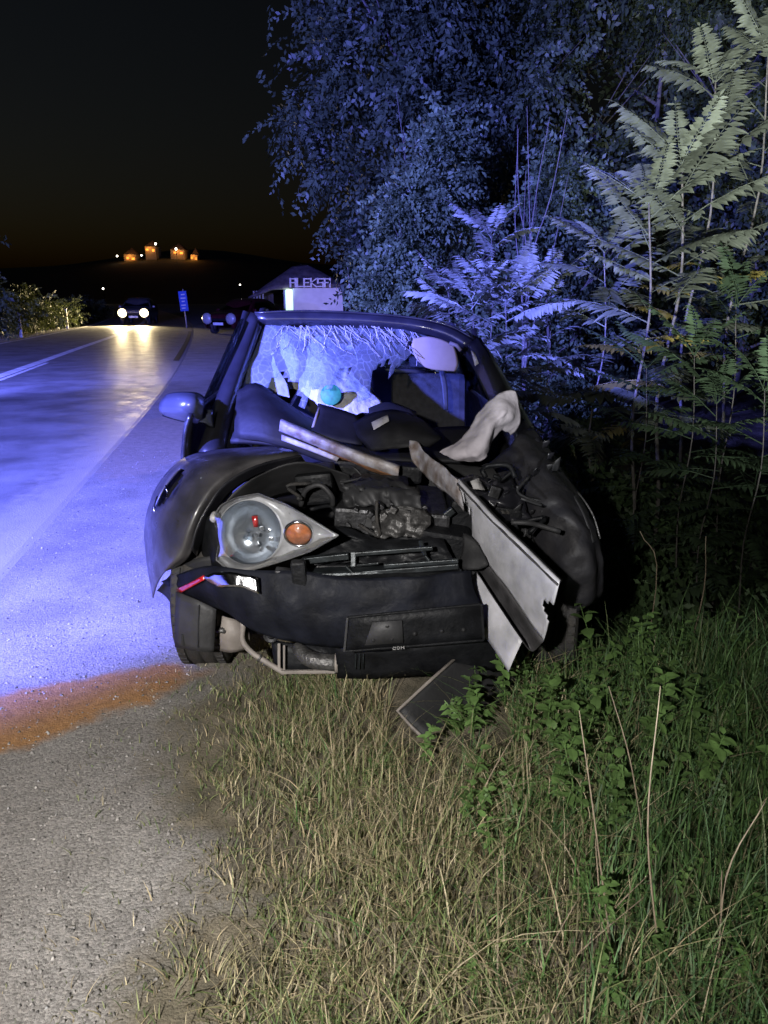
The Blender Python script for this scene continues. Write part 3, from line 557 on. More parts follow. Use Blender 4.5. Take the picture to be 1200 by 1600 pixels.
patch('wheel_arch_liner', [[(545, 742, 3.12), (475, 722, 3.02), (412, 738, 2.96), (368, 768, 2.92), (340, 802, 2.89), (330, 838, 2.88)],
                      [(548, 752, 3.16), (480, 734, 3.08), (420, 748, 3.04), (380, 778, 3.0), (354, 812, 2.98), (344, 850, 2.96)],
                      [(552, 790, 3.3), (490, 770, 3.28), (430, 778, 3.25), (395, 800, 3.2), (370, 830, 3.18), (350, 880, 3.1)]], M['plastic_grey'], car, k=5, thick=0.006)
# --- shoulder-side headlight
out = [(331, 807), (345, 788), (368, 777), (403, 770), (447, 787), (485, 809), (531, 837), (485, 863), (441, 878), (390, 893), (358, 893), (336, 875), (341, 852), (338, 828)]
def hY(px): return 2.74 - 0.17 * (px - 330) / 200
hl = thing('headlight', '', None); attach(hl, car)
N = 72; cxh, cyh, rh = 390, 832, 49
op = np.array(out + out[:1], float); seg = np.linalg.norm(np.diff(op, axis=0), axis=1); cum = np.concatenate([[0], np.cumsum(seg)])
outc = np.stack([np.interp(np.linspace(0, cum[-1], N, endpoint=False), cum, op[:, i]) for i in (0, 1)], 1)
ang0 = math.atan2(outc[0, 1] - cyh, outc[0, 0] - cxh)
angs = np.unwrap(np.arctan2(outc[:, 1] - cyh, outc[:, 0] - cxh))
circ = np.stack([cxh + rh * np.cos(angs), cyh + rh * 1.02 * np.sin(angs)], 1)
def rings(name, rr, m, par, close=False):
    v, f = [], []
    for r in rr: v += [W(p[0], p[1], p[2]) for p in r]
    for i in range(len(rr) - 1):
        for j in range(N): f.append((i * N + j, i * N + (j + 1) % N, (i + 1) * N + (j + 1) % N, (i + 1) * N + j))
    if close: f.append(tuple(range((len(rr) - 1) * N, len(rr) * N)))
    return link(name, mesh(name, v, f), m, par, True)
def mixr(t, dy, sc_=1.0):
    q = outc * (1 - t) + circ * t; return [(cxh + (x - cxh) * sc_, cyh + (y - cyh) * sc_, hY(x) + dy) for x, y in q]
rings('bezel', [mixr(0, 0.0), mixr(0.04, -0.012), mixr(0.12, -0.006), mixr(0.16, 0.022), mixr(0.86, 0.03), mixr(0.93, -0.004), mixr(1, 0.0)], M['silver'], hl)
def cr(s, dy): return [(cxh + (x - cxh) * s, cyh + (y - cyh) * s, hY(cxh) - 0.0009 * 0 + dy) for x, y in circ]
rings('reflector_bowl', [cr(0.995, 0.004), cr(0.95, 0.03), cr(0.8, 0.065), cr(0.55, 0.095), cr(0.3, 0.11), cr(0.02, 0.115)], M['mirror'], hl)
bl = W(cxh, cyh, hY(cxh) + 0.11)
tube('bulb', [bl, bl + Vector((0, -0.035, 0.0)), bl + Vector((0, -0.07, 0.003)), bl + Vector((0, -0.085, 0.004))], [0.014, 0.013, 0.014, 0.006], M['glass'], hl, 12)
tube('bulb_shade', [W(398, 806, hY(398) + 0.05), W(400, 822, hY(400) + 0.055)], 0.012, M['red'], hl, 8)
for k_ in range(7):
    a_ = k_ * 0.9; pc = W(cxh + 22 + 12 * math.cos(a_), cyh + 10 + 17 * math.sin(a_), hY(cxh) + 0.055)
    box('reflector_facet', pc, (0.018, 0.006, 0.016), M['mirror'], hl, Matrix.Rotation(a_, 3, 'Y') @ Matrix.Rotation(0.3 * math.sin(3 * a_), 3, 'X'), 0.002)
im = Matrix.Translation(W(467, 832, hY(467) + 0.006)) @ Matrix.Rotation(R(104), 4, 'X')
lathe('indicator_ring', [(0.046, -0.01), (0.056, 0.0), (0.056, 0.014), (0.049, 0.016), (0.047, 0.004)], M['chrome'], hl, im)
lathe('indicator', [(0.0001, 0.021), (0.015, 0.023), (0.017, 0.019), (0.030, 0.020), (0.032, 0.016), (0.044, 0.014), (0.047, 0.006), (0.047, -0.012)], M['orange'], hl, im)
rings('lens', [mixr(0, -0.008), mixr(0.1, -0.028), mixr(0.5, -0.042), mixr(0.9, -0.05), mixr(1, -0.052, 0.9), cr(0.5, -0.06), cr(0.02, -0.062)], M['lens'], hl)
rings('lamp_housing', [mixr(0, 0.002), [(cxh + (x - cxh) * 0.92, cyh + (y - cyh) * 0.92, hY(x) + 0.09) for x, y in outc], [(cxh + (x - cxh) * 0.6, cyh + (y - cyh) * 0.6, hY(x) + 0.17) for x, y in outc]], M['plastic'], hl, True)
pc = W(335, 809, hY(335) - 0.012); lathe('lamp_clip', [(0.0001, 0.018), (0.013, 0.016), (0.018, 0.004), (0.018, -0.02)], M['silver'], hl, Matrix.Translation(pc) @ Matrix.Rotation(R(100), 4, 'X'), 16)
# --- bumper and what hangs beneath it
bm_ = patch('front_bumper', [[(252, 910, 2.86), (320, 886, 2.66), (390, 893, 2.60), (470, 893, 2.58), (560, 905, 2.57), (640, 902, 2.57), (735, 890, 2.60)],
                       [(262, 918, 2.80), (330, 915, 2.615), (395, 925, 2.56), (470, 935, 2.54), (560, 940, 2.535), (640, 935, 2.535), (740, 920, 2.57)],
                       [(275, 926, 2.80), (340, 940, 2.615), (400, 965, 2.545), (470, 975, 2.525), (560, 975, 2.52), (650, 965, 2.525), (752, 950, 2.56)],
                       [(284, 936, 2.84), (345, 955, 2.64), (405, 988, 2.56), (470, 1006, 2.54), (560, 1016, 2.54), (650, 1010, 2.55), (762, 990, 2.58)]], M['bumper'], car, k=6, thick=0.006, crumple=0.010, cs=7, seed=40, ridge=True)
patch('red_reflector', [[(276, 920, 2.735), (296, 911, 2.655), (318, 899, 2.605)], [(280, 928, 2.735), (298, 918, 2.65), (321, 905, 2.60)]], M['red'], bm_, k=3, thick=0.008)
patch('chrome_strip', [[(318, 902, 2.60), (345, 893, 2.565), (372, 895, 2.545), (402, 905, 2.535)], [(340, 918, 2.57), (360, 916, 2.535), (380, 920, 2.52), (405, 928, 2.51)]], M['chrome'], bm_, k=5, thick=0.006, crumple=0.010, cs=30, seed=44)
ph = [(543, 965), (752, 944), (756, 1000), (538, 1018)]
hold = patch('plate_holder', [[(*ph[0], 2.462), (*ph[1], 2.50)], [(*ph[3], 2.462), (*ph[2], 2.50)]], M['plastic'], car, k=4, thick=0.012, linear=True)
for a, b in ((0, 1), (1, 2), (2, 3), (3, 0)):
    q = [W(*ph[i], 2.448 if i in (0, 3) else 2.486) for i in (a, b)]
    bar('holder_rim', q[0], q[1], 0.009, 0.009, M['plastic_grey' if a == 3 else 'plastic'], hold)
patch('holder_inset', [[(582, 972, 2.452), (628, 969, 2.46)], [(570, 1008, 2.452), (630, 1004, 2.46)]], M['plastic_grey'], hold, k=2, thick=0.006, linear=True)
for (x, y) in ((583, 1000), (612, 998), (605, 978), (724, 984), (648, 990), (690, 986)):
    tube('screw_hole', [W(x, y, 2.462 + 0.0002 * (x - 540) - 0.022), W(x, y, 2.48)], 0.008, M['interior'], hold, 8)
for i, ch in enumerate(('O', 'D', 'H')):   # tiny raised marking on the lower rim
    x0 = 614 + i * 6.5
    bmk = bmesh.new(); Yk = 2.436
    segs = {'O': ((0, 0, 0, 4), (4, 0, 4, 4), (0, 0, 4, 0), (0, 4, 4, 4)), 'D': ((0, 0, 0, 4), (4, 1, 4, 3), (0, 0, 3, 0), (0, 4, 3, 4)), 'H': ((0, 0, 0, 4), (4, 0, 4, 4), (0, 2, 4, 2))}[ch]
    for s in segs:
        p, q = W(x0 + s[0], 1015 - s[1] - i * 0.6, Yk), W(x0 + s[2], 1015 - s[3] - i * 0.6, Yk); boxbm(bmk, (p + q) / 2, (abs(q.x - p.x) + 0.0018, 0.002, abs(q.z - p.z) + 0.0018))
    me = bpy.data.meshes.new('letter'); bmk.to_mesh(me); bmk.free(); link('letter', me, M['silver'], hold)
tray = patch('undertray', [[(525, 1012, 2.60), (640, 1008, 2.58), (770, 990, 2.62)], [(528, 1058, 2.64), (640, 1058, 2.66), (800, 1045, 2.72)]], M['plastic'], car, k=4, thick=0.01, crumple=0.01, cs=10)
for i in range(3): bar('air_slot', W(556 + 6 * i, 1022, 2.578), W(555 + 6 * i, 1046, 2.60), 0.006, 0.004, M['teal'], tray)
patch('arch_splash_guard', [[(276, 924, 2.72), (310, 938, 2.67), (338, 952, 2.67)], [(274, 972, 2.70), (308, 980, 2.655), (336, 985, 2.665)], [(274, 1010, 2.71), (308, 1017, 2.665), (334, 1018, 2.675)]], M['plastic_grey'], car, k=4, thick=0.008)
patch('arch_shade_sheet', [[(246, 922, 2.95), (275, 890, 2.84), (310, 872, 2.80), (345, 868, 2.80)], [(258, 930, 2.93), (285, 915, 2.84), (318, 900, 2.80), (350, 900, 2.80)], [(270, 945, 2.93), (295, 940, 2.86), (325, 935, 2.82), (355, 930, 2.80)]], M['interior'], car, k=4, thick=0.006)  # added black sheet, stands in for the shade under the wing
patch('lamp_surround', [[(312, 812, 2.86), (330, 806, 2.78), (346, 800, 2.77)], [(314, 845, 2.86), (330, 845, 2.78), (348, 845, 2.77)], [(318, 880, 2.86), (336, 884, 2.78), (356, 892, 2.77)]], M['plastic'], car, k=4, thick=0.006)
bar('guard_seam', W(311, 945, 2.655), W(309, 1012, 2.648), 0.006, 0.006, M['interior'], car); ebox('guard_slot', 283, 992, 287, 1010, 2.675, 0.01, M['interior'], car)
patch('washer_tank', [[(338, 958, 2.80), (358, 966, 2.76), (382, 978, 2.78)], [(336, 985, 2.78), (360, 990, 2.73), (388, 994, 2.76)], [(340, 1012, 2.80), (362, 1016, 2.75), (388, 1010, 2.78)]], M['tan'], car, k=4, thick=0.03)
tube('tank_stud', [W(338, 984, 2.74), W(347, 985, 2.72), W(352, 988, 2.72)], [0.012, 0.012, 0.007], M['alu'], car)
tube('coolant_pipe', [W(380, 972, 2.70), W(379, 1000, 2.69), W(392, 1018, 2.68), W(412, 1032, 2.67), W(445, 1052, 2.66)], 0.0115, M['tan'], car, 10, 5)
for t in (404, 409, 414): tube('hose_clip', [W(t, 1024 + (t - 400) * .7, 2.675), W(t + 3, 1026 + (t - 400) * .7, 2.675)], 0.0155, M['alu'], car, 10)
lathe('fan_motor', [(0.0001, 0.02), (0.012, 0.02), (0.013, 0.008), (0.022, 0.008), (0.024, 0.022), (0.030, 0.018), (0.030, -0.03)], M['steel'], car, Matrix.Translation(W(424, 991, 2.70)) @ Matrix.Rotation(R(95), 4, 'X'), 20)
lathe('fan_motor', [(0.0001, 0.015), (0.02, 0.014), (0.022, -0.03)], M['plastic'], car, Matrix.Translation(W(408, 982, 2.70)) @ Matrix.Rotation(R(95), 4, 'X'), 20)
tube('intake_hose', [W(462, 1008, 2.72), W(474, 1022, 2.69), W(492, 1032, 2.66), W(526, 1036, 2.65)], [0.022, 0.032, 0.034, 0.034], M['alu'], car, 14, 5)
lathe('hose_ring', [(0.034, -0.006), (0.039, -0.006), (0.039, 0.006), (0.034, 0.006)], M['tan'], car, Matrix.Translation(W(526, 1036, 2.65)) @ Matrix.Rotation(R(90), 4, 'Y'), 24)
patch('subframe', [[(425, 1000, 2.74), (450, 1005, 2.72), (530, 1012, 2.74)], [(430, 1045, 2.70), (470, 1050, 2.70), (530, 1050, 2.72)]], M['plastic'], car, k=3, thick=0.02)
bar('bracket', W(436, 1005, 2.68), W(436, 1046, 2.66), 0.012, 0.008, M['tan'], car); bar('bracket', W(444, 1008, 2.67), W(444, 1050, 2.65), 0.008, 0.008, M['tan'], car)
bar('lower_bar', W(440, 1050, 2.64), W(524, 1049, 2.64), 0.014, 0.014, M['tan'], car)
# --- wheels
def wheel(x, y, z, steer=0.0, par=car):
    Mx = Matrix.Translation((x, y, z)) @ Matrix.Rotation(steer, 4, 'Z') @ Matrix.Rotation(R(90), 4, 'Y')
    g = [(0.19, -0.095), (0.235, -0.105), (0.275, -0.102), (0.295, -0.088)]
    for c in (-0.055, 0.0, 0.055): g += [(0.302, c - 0.024), (0.302, c - 0.006), (0.294, c - 0.005), (0.294, c + 0.005), (0.302, c + 0.006), (0.302, c + 0.024)]
    g += [(0.295, 0.088), (0.275, 0.102), (0.235, 0.105), (0.19, 0.095)]
    hub = lathe('wheel', [(0.19, -0.09), (0.17, -0.06), (0.05, -0.07), (0.0001, -0.075), (0.0001, 0.06), (0.17, 0.05), (0.19, 0.09)], M['alu'], par, Mx, 32)
    lathe('tyre', g, M['rubber'], hub, Mx, 56)
    # tread blocks across the shoulders
    bmt = bmesh.new()
    for i in range(48):
        t = i / 48 * 2 * math.pi
        for s in (-1, 1):
            m_ = Mx @ Matrix.Rotation(t + 0.04 * s, 4, 'Z') @ Matrix.Translation((0.2985, 0, 0.075 * s)) @ Matrix.Diagonal((0.012, 0.026, 0.03, 1)); bmesh.ops.create_cube(bmt, size=1, matrix=m_)
    me = bpy.data.meshes.new('tread'); bmt.to_mesh(me); bmt.free(); link('tread', me, M['rubber'], hub)['kind'] = 'stuff'
wheel(-0.775, 3.03, 0.297, R(3)); wheel(-0.90, 5.75, 0.297); wheel(0.80, 3.2, 0.16, R(-14)); wheel(0.66, 5.8, 0.2)
# --- engine bay
E = [('engine_block', 520, 800, 700, 900, 2.95, 0.5, 'steel', 4), ('valve_cover', 545, 766, 640, 800, 3.02, 0.3, 'plastic', 3), ('battery', 700, 790, 812, 860, 3.02, 0.25, 'plastic', 8),
     ('fuse_box', 735, 765, 820, 800, 3.1, 0.2, 'plastic_grey', 14), ('airbox', 462, 742, 520, 790, 3.05, 0.25, 'plastic', -6), ('slam_panel', 470, 893, 720, 912, 2.66, 0.08, 'teal', -2),
     ('radiator', 478, 884, 728, 990, 2.75, 0.05, 'plastic', 0), ('alternator', 585, 806, 660, 836, 2.88, 0.15, 'alu', 6), ('gearbox', 650, 835, 735, 905, 2.85, 0.3, 'plastic', 10), ('wiper_cowl', 520, 725, 660, 752, 3.4, 0.12, 'plastic', 5)]
parts = {}
for nm, x0, y0, x1, y1, Y, d, m_, tl in E: parts[nm] = ebox(nm, x0, y0, x1, y1, Y, d, M[m_], car, tl, 0.015)
patch('intake_manifold', [[(532, 752, 3.16), (570, 748, 3.14), (610, 754, 3.12), (652, 762, 3.1)], [(536, 770, 3.02), (572, 766, 2.99), (612, 772, 2.98), (656, 780, 2.98)], [(540, 796, 2.99), (574, 794, 2.96), (614, 798, 2.96), (660, 802, 2.97)]], M['plastic_grey'], parts['engine_block'], k=9, thick=.01, crumple=.028, cs=34, seed=71, ridge=True)
patch('heat_shield', [[(585, 800, 2.92), (620, 792, 2.9), (668, 796, 2.9)], [(582, 820, 2.88), (622, 816, 2.86), (672, 820, 2.87)], [(590, 842, 2.86), (624, 838, 2.85), (664, 842, 2.86)]], M['alu'], parts['engine_block'], k=9, thick=.003, crumple=.022, cs=36, seed=72, ridge=True)
patch('crushed_cover', [[(478, 832, 2.86), (540, 826, 2.84), (600, 842, 2.82), (690, 838, 2.82)], [(474, 856, 2.78), (540, 850, 2.76), (604, 862, 2.75), (700, 858, 2.76)], [(480, 884, 2.72), (545, 880, 2.72), (610, 884, 2.72), (712, 880, 2.72)]], M['plastic'], parts['engine_block'], k=8, thick=.004, crumple=.03, cs=20, seed=73, ridge=True)
patch('crushed_cover', [[(690, 742, 3.2), (740, 748, 3.16), (800, 742, 3.18)], [(700, 775, 3.06), (750, 782, 3.03), (818, 778, 3.06)], [(760, 812, 2.98), (790, 818, 2.98), (836, 822, 3.0)]], M['paint'], parts['fuse_box'], k=9, thick=.003, crumple=.035, cs=24, seed=74, ridge=True)
rs = random.Random(5)
for i in range(26):
    x, y = rs.uniform(530, 668), rs.uniform(786, 838); s = rs.uniform(4, 13)
    ebox('engine_fitting', x, y, x + s, y + s * rs.uniform(0.5, 1.3), rs.uniform(2.86, 2.93), rs.uniform(.02, .06), M[rs.choice(['alu', 'steel', 'plastic', 'plastic_grey', 'steel'])], parts['engine_block'], rs.uniform(-40, 40), 0.004)
for i in range(12):
    x, y = rs.uniform(690, 830), rs.uniform(735, 830); s = rs.uniform(5, 18)
    ebox('engine_fitting', x, y, x + s, y + s * rs.uniform(0.4, 1.2), rs.uniform(2.95, 3.15), rs.uniform(.02, .08), M[rs.choice(['plastic', 'steel', 'plastic', 'teal', 'plastic_grey'])], parts['fuse_box'], rs.uniform(-40, 40), 0.004)
for i in range(30):
    p = [W(rs.uniform(470, 840), rs.uniform(740, 880), rs.uniform(2.82, 3.15))]
    for j in range(3): p.append(p[-1] + Vector((rs.uniform(-.11, .11), rs.uniform(-.05, .05), rs.uniform(-.08, .06))))
    tube('hose', p, rs.uniform(0.003, 0.012), M[rs.choice(['plastic', 'plastic_grey', 'rubber', 'steel'])], car, 8, 4)
tube('hose', [W(470, 790, 3.0), W(478, 766, 2.96), W(500, 758, 2.94), W(518, 775, 2.94), W(520, 790, 2.97)], 0.011, M['plastic_grey'], car, 8, 5)
for (a, b, w_) in (((472, 876), (545, 868), .03), ((548, 866), (676, 856), .02), ((552, 862), (552, 886), .02), ((552, 884), (592, 880), .012), ((540, 884), (560, 904), .01), ((656, 845), (664, 868), .014), ((664, 868), (690, 900), .012),
                   ((600, 884), (716, 876), .02), ((480, 898), (545, 905), .03), ((560, 896), (716, 884), .026), ((716, 890), (724, 920), .02)):
    bar('front_support', W(*a, 2.68), W(*b, 2.66), w_, w_ * .8, M['teal'], car)
ebox('latch_bracket', 455, 880, 478, 922, 2.56, 0.05, M['plastic'], car, -4); ebox('lamp_bracket', 428, 893, 458, 910, 2.58, 0.05, M['steel'], car, 6)
ebox('bumper_beam', 480, 905, 722, 945, 2.60, 0.08, M['plastic'], car, -3)
# --- ditch-side wing, crushed
patch('wing_panel_lip', [[(903, 770, 3.19), (920, 800, 3.09), (936, 842, 3.02)], [(896, 776, 3.1), (912, 806, 3.0), (926, 848, 2.94)]], M['plastic_grey'], car, k=4, thick=.004)
patch('wing_panel', [[(832, 668, 3.55), (868, 715, 3.36), (900, 762, 3.2), (928, 812, 3.08), (942, 862, 3.0), (944, 930, 3.0)],
                       [(812, 678, 3.42), (842, 722, 3.24), (872, 770, 3.06), (900, 822, 2.93), (916, 880, 2.87), (918, 950, 2.9)],
                       [(795, 700, 3.38), (818, 742, 3.22), (842, 788, 3.06), (868, 836, 2.96), (884, 890, 2.9), (892, 965, 2.92)],
                       [(765, 722, 3.45), (790, 762, 3.3), (812, 806, 3.14), (838, 850, 3.05), (856, 905, 3.0), (870, 975, 3.0)]], M['paint_dull'], car, k=9, thick=0.006, crumple=0.017, cs=10, seed=50, ridge=True)
tube('torn_edge', [W(902, 768, 3.12), W(915, 785, 3.05), W(928, 808, 3.0), W(938, 842, 2.96)], 0.004, M['alu'], car, 5, 4)
for i in range(14):
    x, y = rs.uniform(735, 870), rs.uniform(690, 800); s = rs.uniform(4, 14); Y = rs.uniform(3.0, 3.2)
    patch('torn_piece', [[(x, y, Y), (x + s, y - rs.uniform(0, s), Y)], [(x + rs.uniform(-3, 3), y + s, Y + .03), (x + s * .8, y + s * rs.uniform(.3, 1), Y + .04)]], M[rs.choice(['steel', 'alu', 'chrome', 'plastic_grey', 'paint'])], car, k=3, thick=0.003, crumple=0.01, cs=40, seed=i)
patch('glass_fragment', [[(735, 752, 2.98), (748, 747, 3.0)], [(740, 764, 2.96), (758, 766, 2.98)]], M['bag'], car, k=2, thick=0.003)
ebox('strut_tower', 770, 800, 870, 980, 3.1, 0.4, M['interior'], car, 0, 0.05); ebox('chassis_rail', 680, 880, 800, 1000, 2.9, 0.6, M['interior'], car, 0, 0.03)
ebox('inner_structure', 372, 800, 480, 960, 3.05, 0.4, M['interior'], car, 0, 0.05)

# ------------------------------------------------------------------ crash barrier pieces driven through the car
rail = thing('guardrail_beam', 'pale galvanised crash barrier beam jutting out of the torn engine bay', 'guardrail', tuple(W(760, 930, 2.6)))
T = [(716, 752, 2.92), (745, 783, 2.80), (772, 812, 2.69), (805, 844, 2.57), (840, 878, 2.46), (874, 911, 2.35)]
Um = [(730, 822, 2.92), (742, 851, 2.83), (762, 880, 2.74), (794, 921, 2.61), (823, 965, 2.50), (850, 1001, 2.40)]
patch('rail_face', [[(x + 3, y - 3, Y + .05) for x, y, Y in T], T, [(a[0] * .5 + b[0] * .5, a[1] * .5 + b[1] * .5, a[2] * .5 + b[2] * .5 - 0.012) for a, b in zip(T, Um)], Um], M['galv'], rail, k=9, thick=0.004, crumple=.005, cs=12, seed=61,
      hole=lambda u, v_: (v_ > 0.945 + 0.05 * math.cos((u - .66) * 24) * -1 and 0.53 < u < 0.79) or (v_ < 0.12 and u > 0.45 + 1.2 * v_ + 0.1 * math.sin(v_ * 90)))
patch('rail_web', [[(762, 880, 2.74), (794, 921, 2.61), (823, 965, 2.50), (850, 1001, 2.40)], [(746, 893, 2.86), (771, 930, 2.73), (800, 975, 2.60), (832, 1018, 2.48)], [(744, 893, 2.74), (768, 930, 2.62), (793, 968, 2.51), (816, 1002, 2.42)]], M['galv_shade_worn'], rail, k=4, thick=0.004)
patch('rail_face', [[(744, 893, 2.74), (768, 930, 2.62), (793, 968, 2.51), (816, 1002, 2.42)], [(735, 905, 2.73), (757, 950, 2.62), (781, 988, 2.51), (805, 1026, 2.42)], [(727, 912, 2.745), (744, 972, 2.64), (769, 1010, 2.53), (795, 1049, 2.43)]], M['galv'], rail, k=4, thick=0.004, crumple=0.003)
patch('bent_end', [[(640, 688, 3.36), (652, 690, 3.34), (664, 706, 3.26), (690, 728, 3.1), (716, 750, 2.93)], [(640, 702, 3.34), (655, 712, 3.3), (672, 730, 3.18), (694, 752, 3.04), (722, 786, 2.92)], [(645, 722, 3.32), (658, 736, 3.28), (676, 756, 3.16), (704, 776, 3.02), (724, 800, 2.94)]], M['galv_worn'], rail, k=5, thick=0.004, crumple=0.012, cs=30, seed=60)
patch('torn_flap', [[(724, 832, 2.80), (742, 842, 2.78), (760, 872, 2.72)], [(722, 860, 2.78), (738, 868, 2.74), (762, 884, 2.70)], [(712, 885, 2.76), (728, 890, 2.73), (748, 890, 2.71)]], M['interior'], rail, k=4, thick=0.006, crumple=0.012, cs=25)
patch('rail_lip', [[(x + 5, y - 5, Y + .06) for x, y, Y in T], [(x + 2, y - 1, Y + .012) for x, y, Y in T], [(x - 3, y + 4, Y - .006) for x, y, Y in T]], M['galv_shade_worn'], rail, k=4, thick=.004, crumple=.004, cs=40)
for (x, y, Y) in (): tube('bolt_slot', [W(x - 4, y - 5, Y - .02), W(x + 4, y + 5, Y - .028)], .006, M['interior'], rail, 8)
rail2 = thing('guardrail_beam', 'rust-edged length of crash barrier lying across the broken windscreen opening', 'guardrail', tuple(W(530, 700, 3.4)))
A_ = [(438, 657, 3.50), (500, 683, 3.44), (560, 707, 3.38), (604, 722, 3.33), (624, 730, 3.31)]
patch('rail_face', [[(x + 2, y - 2, Y + .06) for x, y, Y in A_], A_, [(x - 1, y + 9, Y - .012) for x, y, Y in A_], [(x - 2, y + 16, Y) for x, y, Y in A_]], M['galv_worn'], rail2, k=5, thick=0.004)
patch('rail_web', [[(x - 2, y + 16, Y) for x, y, Y in A_[1:]], [(x - 4, y + 21, Y + .05) for x, y, Y in A_[1:]]], M['rust'], rail2, k=5, thick=0.004)
patch('rail_lower_face', [[(440, 679, 3.47), (480, 694, 3.43), (530, 715, 3.38)], [(440, 688, 3.46), (480, 703, 3.42), (526, 721, 3.38)]], M['galv_worn'], rail2, k=4, thick=0.004)
# black plastic panel lying in the grass under the bumper
pan = patch('torn_panel', [[(711, 1029, 2.66), (760, 1040, 2.70), (812, 1062, 2.75)], [(665, 1070, 2.55), (705, 1098, 2.56), (770, 1110, 2.62)], [(622, 1111, 2.46), (650, 1140, 2.42), (700, 1172, 2.38)]], M['interior'], None, k=5, thick=0.008)
tag(pan, 'black plastic underbody panel torn off and stuck in the grass under the bumper', 'car panel')
tube('panel_edge', [W(712, 1028, 2.65), W(666, 1069, 2.54), W(621, 1111, 2.45), W(645, 1138, 2.41), W(672, 1163, 2.38)], 0.007, M['tan'], pan, 6)

# ------------------------------------------------------------------ pinnate leaves (tree of heaven) and saplings
def frond_mesh(name, pairs, length, leaflet, droop, seed):
    r = random.Random(seed); v, f = [], []
    n = pairs + 2; pts = []
    for i in range(n + 1):
        t = i / n; pts.append(Vector((length * (t - 0.10 * droop * t * t), 0.03 * length * math.sin(t * 3 + seed), length * (0.10 * t - droop * 0.42 * t * t))))
    tv, tf = tube_vf([pts[0], pts[n // 3], pts[2 * n // 3], pts[n]], [0.006, 0.0045, 0.003, 0.0015], 4, False); v += tv; f += tf
    def leaf(p, d, L, wd, nrm):
        d = d.normalized(); s = d.cross(nrm).normalized(); b = len(v); dr = Vector((0, 0, -1))
        v.extend([p, p + d * L * .35 + s * wd + dr * L * .05, p + d * L * .35 - s * wd + dr * L * .05, p + d * L * .38 + nrm * (-wd * .25) + dr * L * .02, p + d * L * .72 + s * wd * .62 + dr * L * .16, p + d * L * .72 - s * wd * .62 + dr * L * .16, p + d * L + dr * L * .3])
        f.extend([(b, b + 3, b + 1), (b, b + 2, b + 3), (b + 1, b + 3, b + 4), (b + 3, b + 2, b + 5), (b + 3, b + 6, b + 4), (b + 3, b + 5, b + 6)])
    for i in range(1, n):
        t = i / n
        if t < 0.14: continue
        p = pts[i]; d = (pts[i + 1] - pts[i - 1]).normalized() if i < n else Vector((1, 0, 0))
        env = min(1, 0.55 + 1.6 * (t - 0.1)) * (1 - 0.55 * max(0, t - 0.6) / 0.4)
        for s in (-1, 1):
            if r.random() < 0.04: continue
            side = Vector((0, s, 0)); dd = d * r.uniform(.25, .55) + side + Vector((0, 0, r.uniform(-.28, .12)))
            leaf(p + d * r.uniform(-.008, .008), dd, leaflet * env * r.uniform(.82, 1.12), leaflet * env * 0.19, Vector((0, 0, 1)) + side * -.15)
    leaf(pts[-1], pts[-1] - pts[-2], leaflet * .5, leaflet * .09, Vector((0, 0, 1)))
    return mesh(name, v, f)
FR = [frond_mesh('leaf', 17 + i % 3, 0.86, 0.185, 0.18 + 0.22 * (i % 4), i) for i in range(6)]
FRB = [frond_mesh('leaf', 15 + i % 3, 0.8, 0.17, 0.2 + 0.25 * i, 20 + i) for i in range(4)]
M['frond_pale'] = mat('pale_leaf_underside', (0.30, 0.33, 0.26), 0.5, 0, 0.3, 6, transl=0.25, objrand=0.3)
FRY = [frond_mesh('leaf', 12, 0.6, 0.15, 0.5 + 0.15 * i, 30 + i) for i in range(2)]
FRD = [frond_mesh('leaf', 14, 0.8, 0.13, 0.4 + 0.2 * i, 50 + i) for i in range(3)]
FRS = [frond_mesh('leaf', 6 + i, 0.24, 0.085, 0.3, 70 + i) for i in range(3)]
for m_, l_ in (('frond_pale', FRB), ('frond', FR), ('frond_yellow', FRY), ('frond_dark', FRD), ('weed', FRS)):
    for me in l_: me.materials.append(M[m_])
def put_frond(me, at, az, el, roll, scale, parent):
    o = bpy.data.objects.new('leaf', me); COL.objects.link(o)
    o.matrix_basis = Matrix.Translation(Vector(at)) @ Matrix.Rotation(az, 4, 'Z') @ Matrix.Rotation(-el, 4, 'Y') @ Matrix.Rotation(roll, 4, 'X') @ Matrix.Scale(scale, 4)
    attach(o, parent); return o
def sapling(label, stems, group=None, seed=0, pool=FR, yellow=0.0, cat='tree', name='tree_of_heaven', bark='bark', per=9, sc0=1.0, rad=0.02, elr=(-.1, .75), low=.42):
    """stems: list of polylines (root to tip); leaves whorl round the upper part of each"""
    r = random.Random(seed); base = Vector(stems[0][0]); t = thing(name, label, cat, tuple(base), group)
    for st in stems:
        st = [Vector(p) for p in st]; n = len(st)
        pts = crom(np.array([tuple(p) for p in st]), 4); rr = [rad * (1 - 0.7 * i / len(pts)) for i in range(len(pts))]
        v, f = tube_vf(pts, rr, 7); link('trunk', mesh('trunk', v, f), M[bark], t, True)
        a0 = r.uniform(0, 6.28)
        for k in range(per):
            q = low + (1 - low) * (k + 1) / per; idx = q * (len(pts) - 1); i = min(int(idx), len(pts) - 2); p = pts[i] * (1 - (idx - i)) + pts[i + 1] * (idx - i)
            az = a0 + k * 2.399 + r.uniform(-.3, .3); el = elr[0] + (elr[1] - elr[0]) * (k / per) + r.uniform(-.15, .15)
            me = r.choice(FRY) if (r.random() < yellow and k < per * .5) else r.choice(pool)
            put_frond(me, p, az, el, r.uniform(-.4, .4), sc0 * r.uniform(.75, 1.1), t)
        for k in range(4): put_frond(r.choice(pool), pts[-1], a0 + k * 1.57 + r.uniform(-.3, .3), r.uniform(.5, 1.15), r.uniform(-.4, .4), sc0 * r.uniform(.6, .85), t)
    return t
